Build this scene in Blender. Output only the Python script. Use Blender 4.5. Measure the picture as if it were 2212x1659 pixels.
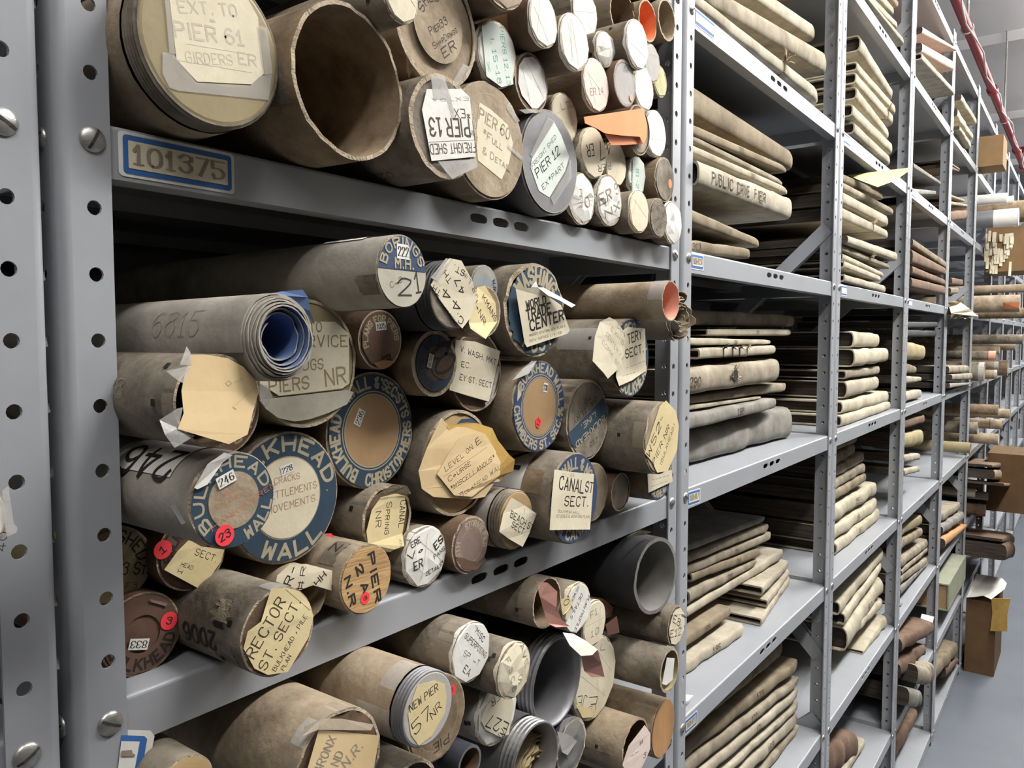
import bpy, math, random
from mathutils import Vector, Matrix, noise
from mathutils.geometry import tessellate_polygon

for _o in list(bpy.data.objects):
    bpy.data.objects.remove(_o)
SC = bpy.context.scene
COL = SC.collection

# ------------------------------------------------------------------ camera
U = 0.0381                                  # hole spacing of the uprights (1.5 inch), the unit of every layout number
ZA = 46.0 * U                               # height of the hole row that carries the shelf tagged 101375
F, YAW, PIT = 1700.0, 0.9365, 0.0584
S0, D, H = -5.9367, 12.1848, -2.9603        # eye: along the rack, in front of it, above the hole row (units)
FW = Vector((math.sin(YAW) * math.cos(PIT), math.cos(YAW) * math.cos(PIT), -math.sin(PIT)))
RT = Vector((math.cos(YAW), -math.sin(YAW), 0.0))
UP = RT.cross(FW)


def W(s, q, z):
    """along the rack, into the rack, up (units from the tagged hole row) -> metres"""
    return Vector((s * U, q * U, ZA + z * U))


EYE = W(S0, -D, H)
cam_data = bpy.data.cameras.new('camera')
cam_data.sensor_fit = 'HORIZONTAL'
cam_data.sensor_width = 36.0
cam_data.lens = F / 2212.0 * 36.0
cam_data.clip_start = 0.02
cam_data.clip_end = 60.0
cam = bpy.data.objects.new('camera', cam_data)
COL.objects.link(cam)
cam.matrix_world = Matrix(((RT.x, UP.x, -FW.x, EYE.x), (RT.y, UP.y, -FW.y, EYE.y), (RT.z, UP.z, -FW.z, EYE.z), (0, 0, 0, 1)))
SC.camera = cam


def ray(px, py):
    return RT * ((px - 1106.0) / F) - UP * ((py - 829.5) / F) + FW


def on_plane(px, py, p0, n):
    d = ray(px, py)
    return EYE + d * ((p0 - EYE).dot(n) / d.dot(n))


def at_q(px, py, q):
    """measured point of the photograph on the vertical plane q units behind the front of the rack"""
    return on_plane(px, py, Vector((0, q * U, 0)), Vector((0, 1, 0)))


# ------------------------------------------------------------------ world, lamps, exposure
SC.view_settings.view_transform = 'Standard'
SC.view_settings.look = 'None'
SC.view_settings.gamma = 1.0
SC.view_settings.use_curve_mapping = False
SC.view_settings.exposure = 0.0
wd = bpy.data.worlds.new('world')
wd.use_nodes = True
wd.node_tree.nodes['Background'].inputs[0].default_value = (0.9, 0.95, 1.0, 1)
wd.node_tree.nodes['Background'].inputs[1].default_value = 0.012
SC.world = wd
CEIL = 3.45
LAMP_Y = -0.95
LAMPS = [(-0.75, 19), (1.15, 55), (3.0, 53), (4.9, 58), (6.8, 58), (8.7, 58)]
for lx, lw in LAMPS:
    ld = bpy.data.lights.new('fluorescent_strip', 'AREA')
    ld.shape = 'RECTANGLE'
    ld.size, ld.size_y = 1.25, 0.16
    ld.energy = lw
    ld.color = (1.0, 0.975, 0.93)
    lo = bpy.data.objects.new('fluorescent_strip', ld)
    lo.location = (lx, LAMP_Y, CEIL - 0.33)
    COL.objects.link(lo)
    lu = bpy.data.objects.new('added_ceiling_uplight', ld.copy())  # upward light added above each batten to brighten the ceiling
    lu.data.energy = lw * .75
    lu.location = (lx, LAMP_Y, CEIL - 0.20)
    lu.rotation_euler = (math.pi, 0, 0)
    COL.objects.link(lu)


# ------------------------------------------------------------------ materials
def mat(name, base, dark=None, rough=0.8, scale=18.0, amount=0.5, bump=0.0, metallic=0.0, fine=0.0, stretch=None, spec=0.3, light=None):
    m = bpy.data.materials.new(name)
    m.use_nodes = True
    nt = m.node_tree
    b = nt.nodes['Principled BSDF']
    b.inputs['Roughness'].default_value = rough
    b.inputs['Metallic'].default_value = metallic
    b.inputs['Specular IOR Level'].default_value = spec
    if dark is None:
        dark = tuple(c * 0.72 for c in base)
    tc = nt.nodes.new('ShaderNodeTexCoord')
    src = tc.outputs['Object']
    if stretch:
        mp = nt.nodes.new('ShaderNodeMapping')
        mp.inputs['Scale'].default_value = stretch
        nt.links.new(src, mp.inputs['Vector'])
        src = mp.outputs['Vector']
    oi = nt.nodes.new('ShaderNodeObjectInfo')
    ad = nt.nodes.new('ShaderNodeVectorMath')
    ad.operation = 'ADD'
    sc = nt.nodes.new('ShaderNodeVectorMath')
    sc.operation = 'SCALE'
    sc.inputs[0].default_value = (3.1, 5.7, 4.3)
    nt.links.new(oi.outputs['Random'], sc.inputs['Scale'])
    nt.links.new(src, ad.inputs[0])
    nt.links.new(sc.outputs[0], ad.inputs[1])
    n1 = nt.nodes.new('ShaderNodeTexNoise')
    n1.inputs['Scale'].default_value = scale
    n1.inputs['Detail'].default_value = 5.0
    n1.inputs['Roughness'].default_value = 0.62
    nt.links.new(ad.outputs[0], n1.inputs['Vector'])
    rp = nt.nodes.new('ShaderNodeValToRGB')
    rp.color_ramp.elements[0].position = 0.5 - 0.28 * amount
    rp.color_ramp.elements[0].color = (*dark, 1)
    rp.color_ramp.elements[1].position = 0.5 + 0.22 * amount
    rp.color_ramp.elements[1].color = (*base, 1)
    if light:
        e = rp.color_ramp.elements.new(0.78)
        e.color = (*light, 1)
    nt.links.new(n1.outputs['Fac'], rp.inputs['Fac'])
    nt.links.new(rp.outputs['Color'], b.inputs['Base Color'])
    if bump or fine:
        n2 = nt.nodes.new('ShaderNodeTexNoise')
        n2.inputs['Scale'].default_value = fine or scale * 6
        n2.inputs['Detail'].default_value = 3.0
        nt.links.new(ad.outputs[0], n2.inputs['Vector'])
        bp = nt.nodes.new('ShaderNodeBump')
        bp.inputs['Strength'].default_value = bump
        bp.inputs['Distance'].default_value = 0.002
        nt.links.new(n2.outputs['Fac'], bp.inputs['Height'])
        nt.links.new(bp.outputs['Normal'], b.inputs['Normal'])
    return m


def see_through(name, col, alpha, rough=0.25):
    m = mat(name, col, tuple(c * 0.85 for c in col), rough, 60, 0.6, 0.2, spec=0.6)
    m.node_tree.nodes['Principled BSDF'].inputs['Alpha'].default_value = alpha
    return m


M = dict(
    steel=mat('grey_enamel', (.335, .35, .375), (.30, .315, .34), .38, 9, .9, spec=.45),
    floor=mat('blue_grey_concrete', (.15, .165, .19), (.10, .115, .138), .5, 2.2, 1.2, .08, light=(.18, .195, .22)),
    wall=mat('beige_paint', (.085, .078, .068), (.06, .055, .048), .9, 1.5, 1),
    ceil=mat('ceiling_paint', (.86, .86, .87), (.78, .78, .79), .9, 1.2, 1.2),
    backwall=mat('dark_wall_paint', (.06, .058, .055), (.045, .043, .04), .9, 2, 1),
    screw=mat('zinc_screw', (.55, .54, .52), (.38, .37, .35), .38, 200, .8, .1, .85),
    slot=mat('screw_slot', (.05, .045, .04)),
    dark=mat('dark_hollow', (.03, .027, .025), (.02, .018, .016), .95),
    kraft=mat('kraft_board', (.31, .235, .15), (.13, .09, .055), .85, 34, .75, .45, light=(.40, .32, .22), fine=140),
    kraft2=mat('pale_kraft_board', (.40, .325, .235), (.20, .15, .095), .85, 30, .75, .45, light=(.50, .43, .33), fine=140),
    grime=mat('grimy_grey_board', (.27, .235, .185), (.095, .078, .058), .85, 36, .75, .5, light=(.42, .385, .32), fine=140),
    brown=mat('brown_board', (.18, .115, .072), (.075, .05, .033), .8, 34, .8, .4, fine=140),
    redbrown=mat('dark_red_brown_board', (.17, .095, .065), (.10, .06, .045), .6, 24, 1, .2),
    purple=mat('faded_mauve_board', (.25, .18, .155), (.17, .12, .10), .8, 24, 1, .2),
    olive=mat('varnished_olive_board', (.36, .30, .17), (.22, .18, .10), .45, 12, 1.2, .2),
    wood=mat('pine_end_grain', (.60, .40, .19), (.34, .20, .085), .7, 26, .8, .4, stretch=(.35, 1, 2.6)),
    plywood=mat('orange_wood', (.45, .25, .115), (.30, .16, .07), .7, 24, .8, .2, stretch=(1, 1, .4)),
    bark=mat('bark_brown', (.26, .19, .125), (.10, .07, .045), .9, 40, 1, .6, stretch=(1, .25, 1)),
    edge=mat('torn_board_edge', (.52, .44, .33), (.27, .20, .13), .95, 90, 1, .6),
    black=mat('black_metal', (.055, .055, .06), (.035, .035, .04), .42, 30, 1, .1, .3),
    iron=mat('grey_pipe_metal', (.33, .32, .30), (.20, .19, .18), .5, 22, 1, .15, .4),
    silver=mat('aluminium', (.62, .62, .63), (.40, .40, .41), .32, 40, 1, .1, .9),
    tin=mat('grey_tin', (.24, .24, .25), (.18, .18, .19), .48, 30, 1, .1, .5),
    white=mat('white_paper', (.80, .79, .75), (.66, .645, .60), .8, 25, 1, .15),
    cream=mat('cream_paper', (.74, .68, .53), (.60, .53, .38), .8, 22, 1, .15),
    yellow=mat('yellowed_paper', (.72, .61, .36), (.58, .46, .24), .8, 18, 1, .15),
    manila=mat('manila_paper', (.72, .56, .33), (.58, .42, .22), .8, 14, 1, .15),
    gold=mat('golden_brown_paper', (.62, .42, .13), (.48, .29, .08), .7, 20, 1, .2),
    goldcap=mat('golden_board', (.50, .36, .19), (.36, .24, .11), .75, 22, 1, .2),
    greenish=mat('pale_green_paper', (.68, .74, .68), (.57, .63, .57), .8, 22, 1, .15),
    blue=mat('faded_blue_print', (.045, .075, .15), (.03, .05, .095), .75, 40, 1.0, .1, light=(.075, .11, .19)),
    teal=mat('teal_blue_print', (.033, .062, .098), (.025, .046, .07), .7, 40, 1.0, .1, light=(.05, .083, .12)),
    blueprint=mat('blueprint_paper', (.12, .19, .36), (.055, .095, .22), .85, 18, 1, .2),
    duckblue=mat('blue_scrap', (.12, .22, .42), (.07, .14, .29), .8, 30, 1, .2),
    cyanlabel=mat('blue_border_ink', (.045, .15, .42), (.04, .13, .37), .6, 60, 1),
    buff=mat('buff_letters', (.42, .37, .26), (.31, .27, .18), .8, 50, 1),
    tan=mat('tan_print_disc', (.40, .265, .14), (.31, .195, .10), .7, 20, 1, .1),
    bluegrey=mat('blue_grey_print', (.27, .30, .32), (.20, .225, .24), .8, 40, 1),
    ink=mat('black_ink', (.025, .02, .018), (.035, .03, .025), .7, 50, 1),
    marker=mat('brown_black_marker', (.05, .035, .022), (.09, .065, .04), .7, 70, 1),
    pencil=mat('grey_pencil', (.24, .20, .15), (.36, .31, .24), .8, 120, 1),
    faint=mat('faded_brown_ink', (.36, .24, .15), (.44, .31, .20), .8, 60, 1),
    rust=mat('rust_red_ink', (.42, .16, .09), (.50, .22, .13), .8, 60, 1),
    greenink=mat('teal_ink', (.12, .30, .27), (.20, .38, .34), .8, 70, 1),
    red=mat('fluorescent_red_sticker', (.90, .06, .075), (.82, .05, .065), .6, 30, 1),
    orange=mat('orange_paper', (.86, .30, .13), (.74, .24, .10), .75, 14, 1),
    salmon=mat('salmon_paper', (.82, .43, .33), (.70, .34, .25), .8, 14, 1),
    pink=mat('dusty_pink_paper', (.58, .31, .255), (.45, .23, .19), .8, 18, 1, .1),
    blush=mat('pale_blush_paper', (.80, .68, .62), (.68, .55, .49), .8, 18, 1, .1),
    grey=mat('grey_paper', (.46, .44, .42), (.36, .34, .325), .8, 25, 1, .1),
    roll=mat('grey_linen_backing', (.41, .38, .335), (.24, .22, .18), .85, 26, .8, .25),
    canvas=mat('soiled_linen', (.37, .325, .25), (.165, .135, .095), .9, 20, .8, .5, light=(.48, .44, .36), fine=60),
    linen=mat('pale_linen', (.47, .425, .34), (.265, .23, .17), .9, 20, .8, .5, light=(.58, .54, .45), fine=60),
    lily=mat('cream_linen', (.53, .485, .38), (.31, .27, .19), .9, 20, .8, .5, light=(.62, .58, .47), fine=60),
    greycanvas=mat('grey_canvas', (.29, .275, .25), (.13, .12, .10), .9, 20, .8, .5, light=(.42, .41, .38), fine=60),
    tancanvas=mat('tan_canvas', (.29, .24, .165), (.14, .11, .07), .9, 20, .8, .5, light=(.38, .325, .235), fine=60),
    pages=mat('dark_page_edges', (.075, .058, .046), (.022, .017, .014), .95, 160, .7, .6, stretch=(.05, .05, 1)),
    darkbook=mat('dark_cloth', (.07, .075, .075), (.035, .035, .04), .8, 20, 1, .2),
    leather=mat('crumbling_leather', (.22, .145, .10), (.11, .07, .05), .9, 20, 1, .5),
    pinkcloth=mat('pinkish_cloth', (.62, .50, .44), (.45, .33, .26), .9, 16, 1, .4),
    board=mat('corrugated_cardboard', (.25, .155, .075), (.18, .11, .05), .85, 10, 1, .2),
    sage=mat('sage_grey_cloth', (.33, .345, .26), (.25, .26, .19), .8, 24, 1, .2),
    terracotta=mat('orange_brown_cloth', (.52, .29, .13), (.40, .20, .09), .85, 22, 1, .3),
    sheet=mat('olive_yellow_sheet', (.46, .43, .22), (.40, .37, .18), .6, 10, 1),
    pipe=mat('red_pipe_paint', (.34, .035, .045), (.26, .025, .03), .4, 12, 1, .1),
    cable=mat('white_cable', (.62, .60, .58)),
    string=mat('jute_string', (.46, .38, .26), (.33, .26, .17), .95, 120, 1, .5),
    plastic=mat('dark_plastic', (.05, .055, .07), (.03, .033, .04), .35, 20, 1, .2),
    lamp=None,
    ochre=mat('ochre_cloth', (.40, .345, .20), (.25, .205, .105), .85, 18, .9, .3),
    dark_shaded_board=mat('dark_shaded_cardboard', (.13, .075, .035), (.08, .045, .02), .85, 10, 1, .2),  # dark brown board; the floor box's shade is put into this colour
    faded=mat('very_faded_ink', (.50, .455, .36), (.58, .53, .42), .8, 90, 1),
    dirty=mat('dirty_white_paper', (.50, .475, .40), (.33, .305, .24), .85, 30, 1.2, .2),
)
M['tape'] = see_through('clear_tape', (.72, .70, .68), .38)
M['film'] = see_through('clear_film', (.68, .66, .63), .30, .2)
M['glue'] = see_through('brownish_tape', (.50, .43, .33), .55)
lm = bpy.data.materials.new('lamp_tube')
lm.use_nodes = True
lm.node_tree.nodes['Principled BSDF'].inputs['Emission Color'].default_value = (1, .97, .92, 1)
lm.node_tree.nodes['Principled BSDF'].inputs['Emission Strength'].default_value = 6
M['lamp'] = lm


# ------------------------------------------------------------------ mesh helpers
class MB:
    def __init__(self):
        self.v, self.f, self.m, self.s = [], [], [], []

    def add(self, vs, fs, m=0, smooth=False):
        o = len(self.v)
        self.v += [tuple(p) for p in vs]
        for f in fs:
            self.f.append(tuple(i + o for i in f))
            self.m.append(m)
            self.s.append(smooth)

    def box(self, lo, hi, m=0):
        x0, y0, z0 = lo
        x1, y1, z1 = hi
        self.add([(x0, y0, z0), (x1, y0, z0), (x1, y1, z0), (x0, y1, z0), (x0, y0, z1), (x1, y0, z1), (x1, y1, z1), (x0, y1, z1)],
                 [(0, 3, 2, 1), (4, 5, 6, 7), (0, 1, 5, 4), (1, 2, 6, 5), (2, 3, 7, 6), (3, 0, 4, 7)], m)

    def grid(self, rows, m=0, smooth=True, closed=False, flip=False):
        """rows of equal length -> quads"""
        n = len(rows[0])
        vs = [p for r in rows for p in r]
        fs = []
        for a in range(len(rows) - 1):
            for b in range(n if closed else n - 1):
                c = (b + 1) % n
                q = (a * n + b, a * n + c, (a + 1) * n + c, (a + 1) * n + b)
                fs.append(q[::-1] if flip else q)
        self.add(vs, fs, m, smooth)

    def fan(self, ring, m=0, flip=False, smooth=False):
        f = tuple(range(len(ring)))
        self.add(ring, [f[::-1] if flip else f], m, smooth)

    def tube(self, pts, r, seg=8, m=0):
        rows = []
        for i, p in enumerate(pts):
            d = (pts[min(i + 1, len(pts) - 1)] - pts[max(i - 1, 0)]).normalized()
            a = d.orthogonal().normalized()
            if rows and False:
                pass
            b = d.cross(a)
            rr = r[i] if isinstance(r, (list, tuple)) else r
            rows.append([p + (a * math.cos(t) + b * math.sin(t)) * rr for t in [2 * math.pi * k / seg for k in range(seg)]])
        self.grid(rows, m, True, True)
        self.fan(rows[0], m, True)
        self.fan(rows[-1], m)

    def build(self, name, mats, parent=None):
        me = bpy.data.meshes.new(name)
        me.from_pydata(self.v, [], self.f)
        if not isinstance(mats, (list, tuple)):
            mats = [mats]
        for mm in mats:
            me.materials.append(M[mm] if isinstance(mm, str) else mm)
        me.polygons.foreach_set('material_index', self.m)
        me.polygons.foreach_set('use_smooth', self.s)
        me.update()
        o = bpy.data.objects.new(name, me)
        COL.objects.link(o)
        if parent is not None:
            o.parent = parent
        return o


def empty(name, loc, label=None, cat=None, group=None):
    o = bpy.data.objects.new(name, None)
    o.empty_display_size = 0.03
    o.location = loc
    COL.objects.link(o)
    return tag(o, label, cat, group)


def tag(o, label=None, cat=None, group=None, kind=None):
    for k, v in (('label', label), ('category', cat), ('group', group), ('kind', kind)):
        if v:
            o[k] = v
    return o


def copy_tree(o, parent=None):
    c = o.copy()
    COL.objects.link(c)
    if parent is not None:
        c.parent = parent
    for ch in list(o.children):
        copy_tree(ch, c)
    return c


# ------------------------------------------------------------------ stroke lettering
GL = {
    'A': '00 3a 60|13 53', 'B': '00 0a 4a 59 57 46 06|46 64 62 50 00', 'C': '68 5a 2a 08 02 20 50 62', 'D': '00 0a 3a 68 62 30 00',
    'E': '60 00 0a 6a|05 45', 'F': '00 0a 6a|05 45', 'G': '68 5a 2a 08 02 20 50 62 65 35', 'H': '00 0a|60 6a|05 65', 'I': '10 1a',
    'J': '5a 52 40 20 02', 'K': '00 0a|6a 04|26 60', 'L': '0a 00 60', 'M': '00 0a 34 6a 60', 'N': '00 0a 60 6a', 'O': '20 02 08 2a 4a 68 62 40 20',
    'P': '00 0a 4a 69 66 45 05', 'Q': '20 02 08 2a 4a 68 62 40 20|43 60', 'R': '00 0a 4a 69 66 45 05|35 60', 'S': '68 5a 2a 08 06 25 45 64 62 40 20 02',
    'T': '0a 6a|3a 30', 'U': '0a 02 20 40 62 6a', 'V': '0a 30 6a', 'W': '0a 10 37 50 6a', 'X': '00 6a|0a 60', 'Y': '0a 35 6a|35 30', 'Z': '0a 6a 00 60',
    '0': '20 02 08 2a 4a 68 62 40 20', '1': '07 2a 20|00 40', '2': '07 19 2a 4a 69 67 00 60', '3': '08 2a 4a 69 67 46 26|46 64 62 40 20 02', '4': '40 4a 03 63',
    '5': '6a 0a 06 46 64 62 40 10 02', '6': '59 4a 2a 07 02 20 40 62 64 46 26 04', '7': '0a 6a 20', '8': '26 08 09 2a 4a 69 68 46 26 04 02 20 40 62 64 46',
    '9': '02 20 40 63 68 4a 2a 08 07 25 45 67', '.': '10 11', ',': '11 0e', '#': '1a 10|5a 50|07 67|03 63', '+': '35 31|13 53', '&': '60 08 2a 4a 48 03 02 20 40 64',
    '/': '00 6a', '-': '15 55', '"': '18 1a|48 4a', "'": '18 1a', '*': '16 5a|56 1a|3b 35', '(': '4b 28 22 4e', ')': '2b 48 42 2e', ':': '12 13|17 18', '~': '02 14 32 54 62', 'o': '22 04 26 44 22',
}
CURVY = set('BCDGJOPQRSU0235689&()~o')
HEXV = {c: i for i, c in enumerate('0123456789abcdef')}
HEXV['e'] = -1


def chaikin(p, times):
    """round off a polyline, keeping sharp corners"""
    for _ in range(times):
        q = [p[0]]
        for i in range(1, len(p) - 1):
            a, c, b = p[i - 1], p[i], p[i + 1]
            t = abs(math.atan2((c[0] - a[0]) * (b[1] - c[1]) - (c[1] - a[1]) * (b[0] - c[0]), (c[0] - a[0]) * (b[0] - c[0]) + (c[1] - a[1]) * (b[1] - c[1])))
            if t > 1.1:
                q.append(c)
            else:
                q.append((c[0] * .75 + a[0] * .25, c[1] * .75 + a[1] * .25))
                q.append((c[0] * .75 + b[0] * .25, c[1] * .75 + b[1] * .25))
        q.append(p[-1])
        p = q
    return p


def strokes(text, gap=0.26, mono=0.0):
    """polylines with cap height 1, and the width of the line"""
    x, out = 0.0, []
    for ch in text:
        if ch == ' ':
            x += 0.42
            continue
        k = 1.0
        g = ch
        if ch.islower() and ch != 'o':
            g, k = ch.upper(), 0.74
        d = GL.get(g)
        if d is None:
            continue
        pl = [[(HEXV[c[0]] / 10 * k, HEXV[c[1]] / 10 * k) for c in s.split()] for s in d.split('|')]
        mx = max(p[0] for s in pl for p in s)
        for s in pl:
            if g in CURVY:
                s = chaikin(s, 2)
            out.append([(p[0] + x, p[1]) for p in s])
        x += max(mx, .12) + gap * k
    return out, max(x - gap, .1)


RC = [0]


def ribbon(mb, pl, w, fn, m, serif=False):
    """flat inked line along pl (2-d), fn maps 2-d to the surface"""
    pts = [pl[0]]
    for p in pl[1:]:
        if math.dist(p, pts[-1]) > 1e-7:
            pts.append(p)
    if len(pts) < 2:
        return
    for i in range(1, len(pts) - 1):
        a, c, b = pts[i - 1], pts[i], pts[i + 1]
        if abs(math.atan2((c[0] - a[0]) * (b[1] - c[1]) - (c[1] - a[1]) * (b[0] - c[0]), (c[0] - a[0]) * (b[0] - c[0]) + (c[1] - a[1]) * (b[1] - c[1]))) > 1.0:
            ribbon(mb, pts[:i + 1], w, fn, m, serif)
            ribbon(mb, pts[i:], w, fn, m, serif)
            return
    L, R = [], []
    n = len(pts)
    for i in range(n):
        a, b = pts[max(i - 1, 0)], pts[min(i + 1, n - 1)]
        dx, dy = b[0] - a[0], b[1] - a[1]
        l = math.hypot(dx, dy) or 1e-9
        dx, dy = dx / l, dy / l
        k = 1.0
        if 0 < i < n - 1:
            c = pts[i]
            e = math.hypot(c[0] - a[0], c[1] - a[1]) or 1e-9
            cs = abs(((c[0] - a[0]) * dx + (c[1] - a[1]) * dy) / e)
            k = min(1 / max(cs, .45), 1.9)
        ww = w * .5 * k
        if serif:
            ww *= .35 + .9 * abs(dy)
        ex = 0
        if i == 0:
            ex = -w * .35
        elif i == n - 1:
            ex = w * .35
        x, y = pts[i][0] + dx * ex, pts[i][1] + dy * ex
        L.append(fn(x - dy * ww, y + dx * ww))
        R.append(fn(x + dy * ww, y - dx * ww))
    RC[0] = (RC[0] + 1) % 6
    a, b, c = Vector(L[0]), Vector(R[0]), Vector(R[-1] if n == 2 else R[1])
    nv = (c - b).cross(a - b)
    nv = nv.normalized() * 7e-6 * RC[0] if nv.length > 1e-14 else Vector()
    L = [tuple(Vector(p) + nv) for p in L]
    R = [tuple(Vector(p) + nv) for p in R]
    mb.add(L + R, [(i, n + i, n + i + 1, i + 1) for i in range(n - 1)], m)


def write(mb, text, a, b, h, w, fn, m, serif=False, sub=1):
    """text between 2-d baseline points a and b with cap height h and stroke width w, in surface units"""
    st, width = strokes(text)
    dx, dy = b[0] - a[0], b[1] - a[1]
    l = math.hypot(dx, dy) or 1e-9
    ux, uy = dx / l, dy / l
    k = l / width
    for s in st:
        pp = []
        if sub > 1:
            s = [s[0]] + [(p[0] + (r[0] - p[0]) * k / sub, p[1] + (r[1] - p[1]) * k / sub) for p, r in zip(s, s[1:]) for k in range(1, sub + 1)]
        for (x, y) in s:
            X, Y = x * k, y * h
            pp.append((a[0] + ux * X - uy * Y, a[1] + uy * X + ux * Y))
        ribbon(mb, pp, w, fn, m, serif)


def write_arc(mb, text, c, r, mid, h, w, fn, m, inward=True, spread=None):
    """text on a circle: mid in degrees (90 = top); inward=True: feet towards the centre"""
    st, width = strokes(text, 0.30)
    k = h if spread is None else math.radians(spread) * r / width
    for s in st:
        pp = []
        for i, (x, y) in enumerate(s):
            t = (x - width / 2) * k / r
            if inward:
                an, rr = math.radians(mid) - t, r + y * h
            else:
                an, rr = math.radians(mid) + t, r + h - y * h
            pp.append((c[0] + rr * math.cos(an), c[1] + rr * math.sin(an)))
        ribbon(mb, pp, w, fn, m)


# ------------------------------------------------------------------ the room
PITCH, BAYW, NB = 21.7, 20.5, 12
X_L, X_R = -1.75, 11.6
Y_F, Y_B = -2.1, 0.80


def struct(name, m, boxes):
    mb = MB()
    for lo, hi in boxes:
        mb.box(lo, hi)
    return tag(mb.build(name, m), kind='structure')


struct('floor', 'floor', [((X_L - .1, Y_F - .1, -.06), (X_R + .1, Y_B + .1, 0))])
struct('ceiling', 'ceil', [((X_L - .1, Y_F - .1, CEIL), (X_R + .1, Y_B + .1, CEIL + .08))])
struct('wall_back', 'backwall', [((X_L - .1, Y_B, 0), (X_R + .1, Y_B + .1, CEIL))])
struct('wall_front', 'wall', [((X_L - .1, Y_F - .1, 0), (X_R + .1, Y_F, CEIL))])
struct('wall_left', 'wall', [((X_L - .1, Y_F, 0), (X_L, Y_B, CEIL))])
struct('wall_right', 'wall', [((X_R, Y_F, 0), (X_R + .1, Y_B, CEIL))])
for k, bx in enumerate((3.55, 5.35, 7.3, 9.3)):
    struct('trim_%d' % (k + 1), 'ceil', [((bx, Y_F, CEIL - .06), (bx + .26, Y_B, CEIL))])

for i, (lx, lw) in enumerate(LAMPS):
    e = empty('ceiling_light', (lx, LAMP_Y, CEIL), 'white fluorescent batten on the ceiling above the aisle, %s from the near end' % ('first', 'second', 'third', 'fourth', 'fifth', 'sixth')[i],
              'light', 'fluorescent battens over the aisle')
    mb = MB()
    mb.box((-.64, -.09, -.30), (.64, .09, -.23))
    mb.build('housing', 'ceil', e)
    for yy in (-.05, .05):
        mb = MB()
        mb.tube([Vector((-.60, yy, -.315)), Vector((.60, yy, -.315))], .012, 10)
        mb.build('lamp_tube', 'lamp', e)
    for xx in (-.5, .5):
        mb = MB()
        mb.tube([Vector((xx, 0, -.23)), Vector((xx, 0, 0))], .005, 6)
        mb.build('hanger_rod', 'ceil', e)


# ------------------------------------------------------------------ steel shelving
def hole_cell(mb, fn, t0, t1, v0, v1, tc, vc, rt, rv=None, th=None, slot=False):
    """a rectangle of sheet with a round (or slotted) hole; fn(t, v, layer) -> point"""
    cor = [(t0, v0), (t1, v0), (t1, v1), (t0, v1)]
    ang = []
    for i in range(4):
        a = math.atan2(cor[i][1] - vc, cor[i][0] - tc)
        b = math.atan2(cor[(i + 1) % 4][1] - vc, cor[(i + 1) % 4][0] - tc)
        if b < a:
            b += 2 * math.pi
        ang += [a + (b - a) * k / 4 for k in range(4)]
    out, inn = [], []
    for a in ang:
        c, s = math.cos(a), math.sin(a)
        lim = []
        if c > 1e-9:
            lim.append((t1 - tc) / c)
        if c < -1e-9:
            lim.append((t0 - tc) / c)
        if s > 1e-9:
            lim.append((v1 - vc) / s)
        if s < -1e-9:
            lim.append((v0 - vc) / s)
        k = min(lim)
        out.append((tc + c * k, vc + s * k))
        if slot:
            hx = max(-(rt - rv), min(rt - rv, c * k))
            inn.append((tc + (hx if abs(hx) > 1e-9 else 0) + rv * c, vc + rv * s))
        else:
            inn.append((tc + rt * c, vc + rt * s))
    n = len(ang)
    vs = [fn(*p, 0) for p in out] + [fn(*p, 0) for p in inn] + [fn(*p, 1) for p in inn] + [fn(*p, 1) for p in out]
    fs = []
    for i in range(n):
        j = (i + 1) % n
        fs += [(i, j, n + j, n + i), (n + i, n + j, 2 * n + j, 2 * n + i), (2 * n + i, 2 * n + j, 3 * n + j, 3 * n + i)]
    mb.add(vs, fs)


LEVELS = (27, 18, 9, 0, -9, -18, -27, -36, -45)
POST_TOP, POST_BOT = 28, -46
TH = .055
RB = .16
FLAT = .77 - RB            # face length from the inner edge to the bend
SIDE = .95


def post_mesh(sgn):
    """an angle upright: face in the plane y=0 with holes at x=0, corner towards -x*sgn, flange running back"""
    def fn(t, v, layer):
        off = TH if layer else 0.0
        xi = .27
        if t <= FLAT:
            x, y, nx, ny = xi - t, 0.0, 0, 1
        elif t <= FLAT + RB * math.pi / 2:
            a = (t - FLAT) / RB
            cx, cy = xi - FLAT, RB
            x, y = cx - RB * math.sin(a), cy - RB * math.cos(a)
            nx, ny = math.sin(a), math.cos(a)
        else:
            x, y, nx, ny = xi - FLAT - RB, RB + (t - FLAT - RB * math.pi / 2), 1, 0
        return (sgn * (x + nx * off) * U, (y + ny * off) * U, v * U)
    mb = MB()
    tb = FLAT + RB * math.pi / 2
    te = tb + SIDE - RB
    for k in range(POST_BOT + 1, POST_TOP):
        hole_cell(mb, fn, 0, FLAT, k - .5, k + .5, .27, k, .11)
        hole_cell(mb, fn, tb, te, k - .5, k + .5, tb + .42, k, .10)
    for ly in (0, 1):
        for a, b in ((0, FLAT), (tb, te)):
            for c, d in ((POST_BOT, POST_BOT + .5), (POST_TOP - .5, POST_TOP)):
                mb.add([fn(a, c, ly), fn(b, c, ly), fn(b, d, ly), fn(a, d, ly)], [(0, 1, 2, 3)])
    z0, z1 = POST_BOT, POST_TOP
    for layer in (0, 1):
        rows = [[fn(FLAT + (tb - FLAT) * a / 6, z0, layer), fn(FLAT + (tb - FLAT) * a / 6, z1, layer)] for a in range(7)]
        mb.grid(rows, 0, True)
    for t in (0, te):
        mb.add([fn(t, z0, 0), fn(t, z1, 0), fn(t, z1, 1), fn(t, z0, 1)], [(0, 1, 2, 3)])
    return mb


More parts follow.
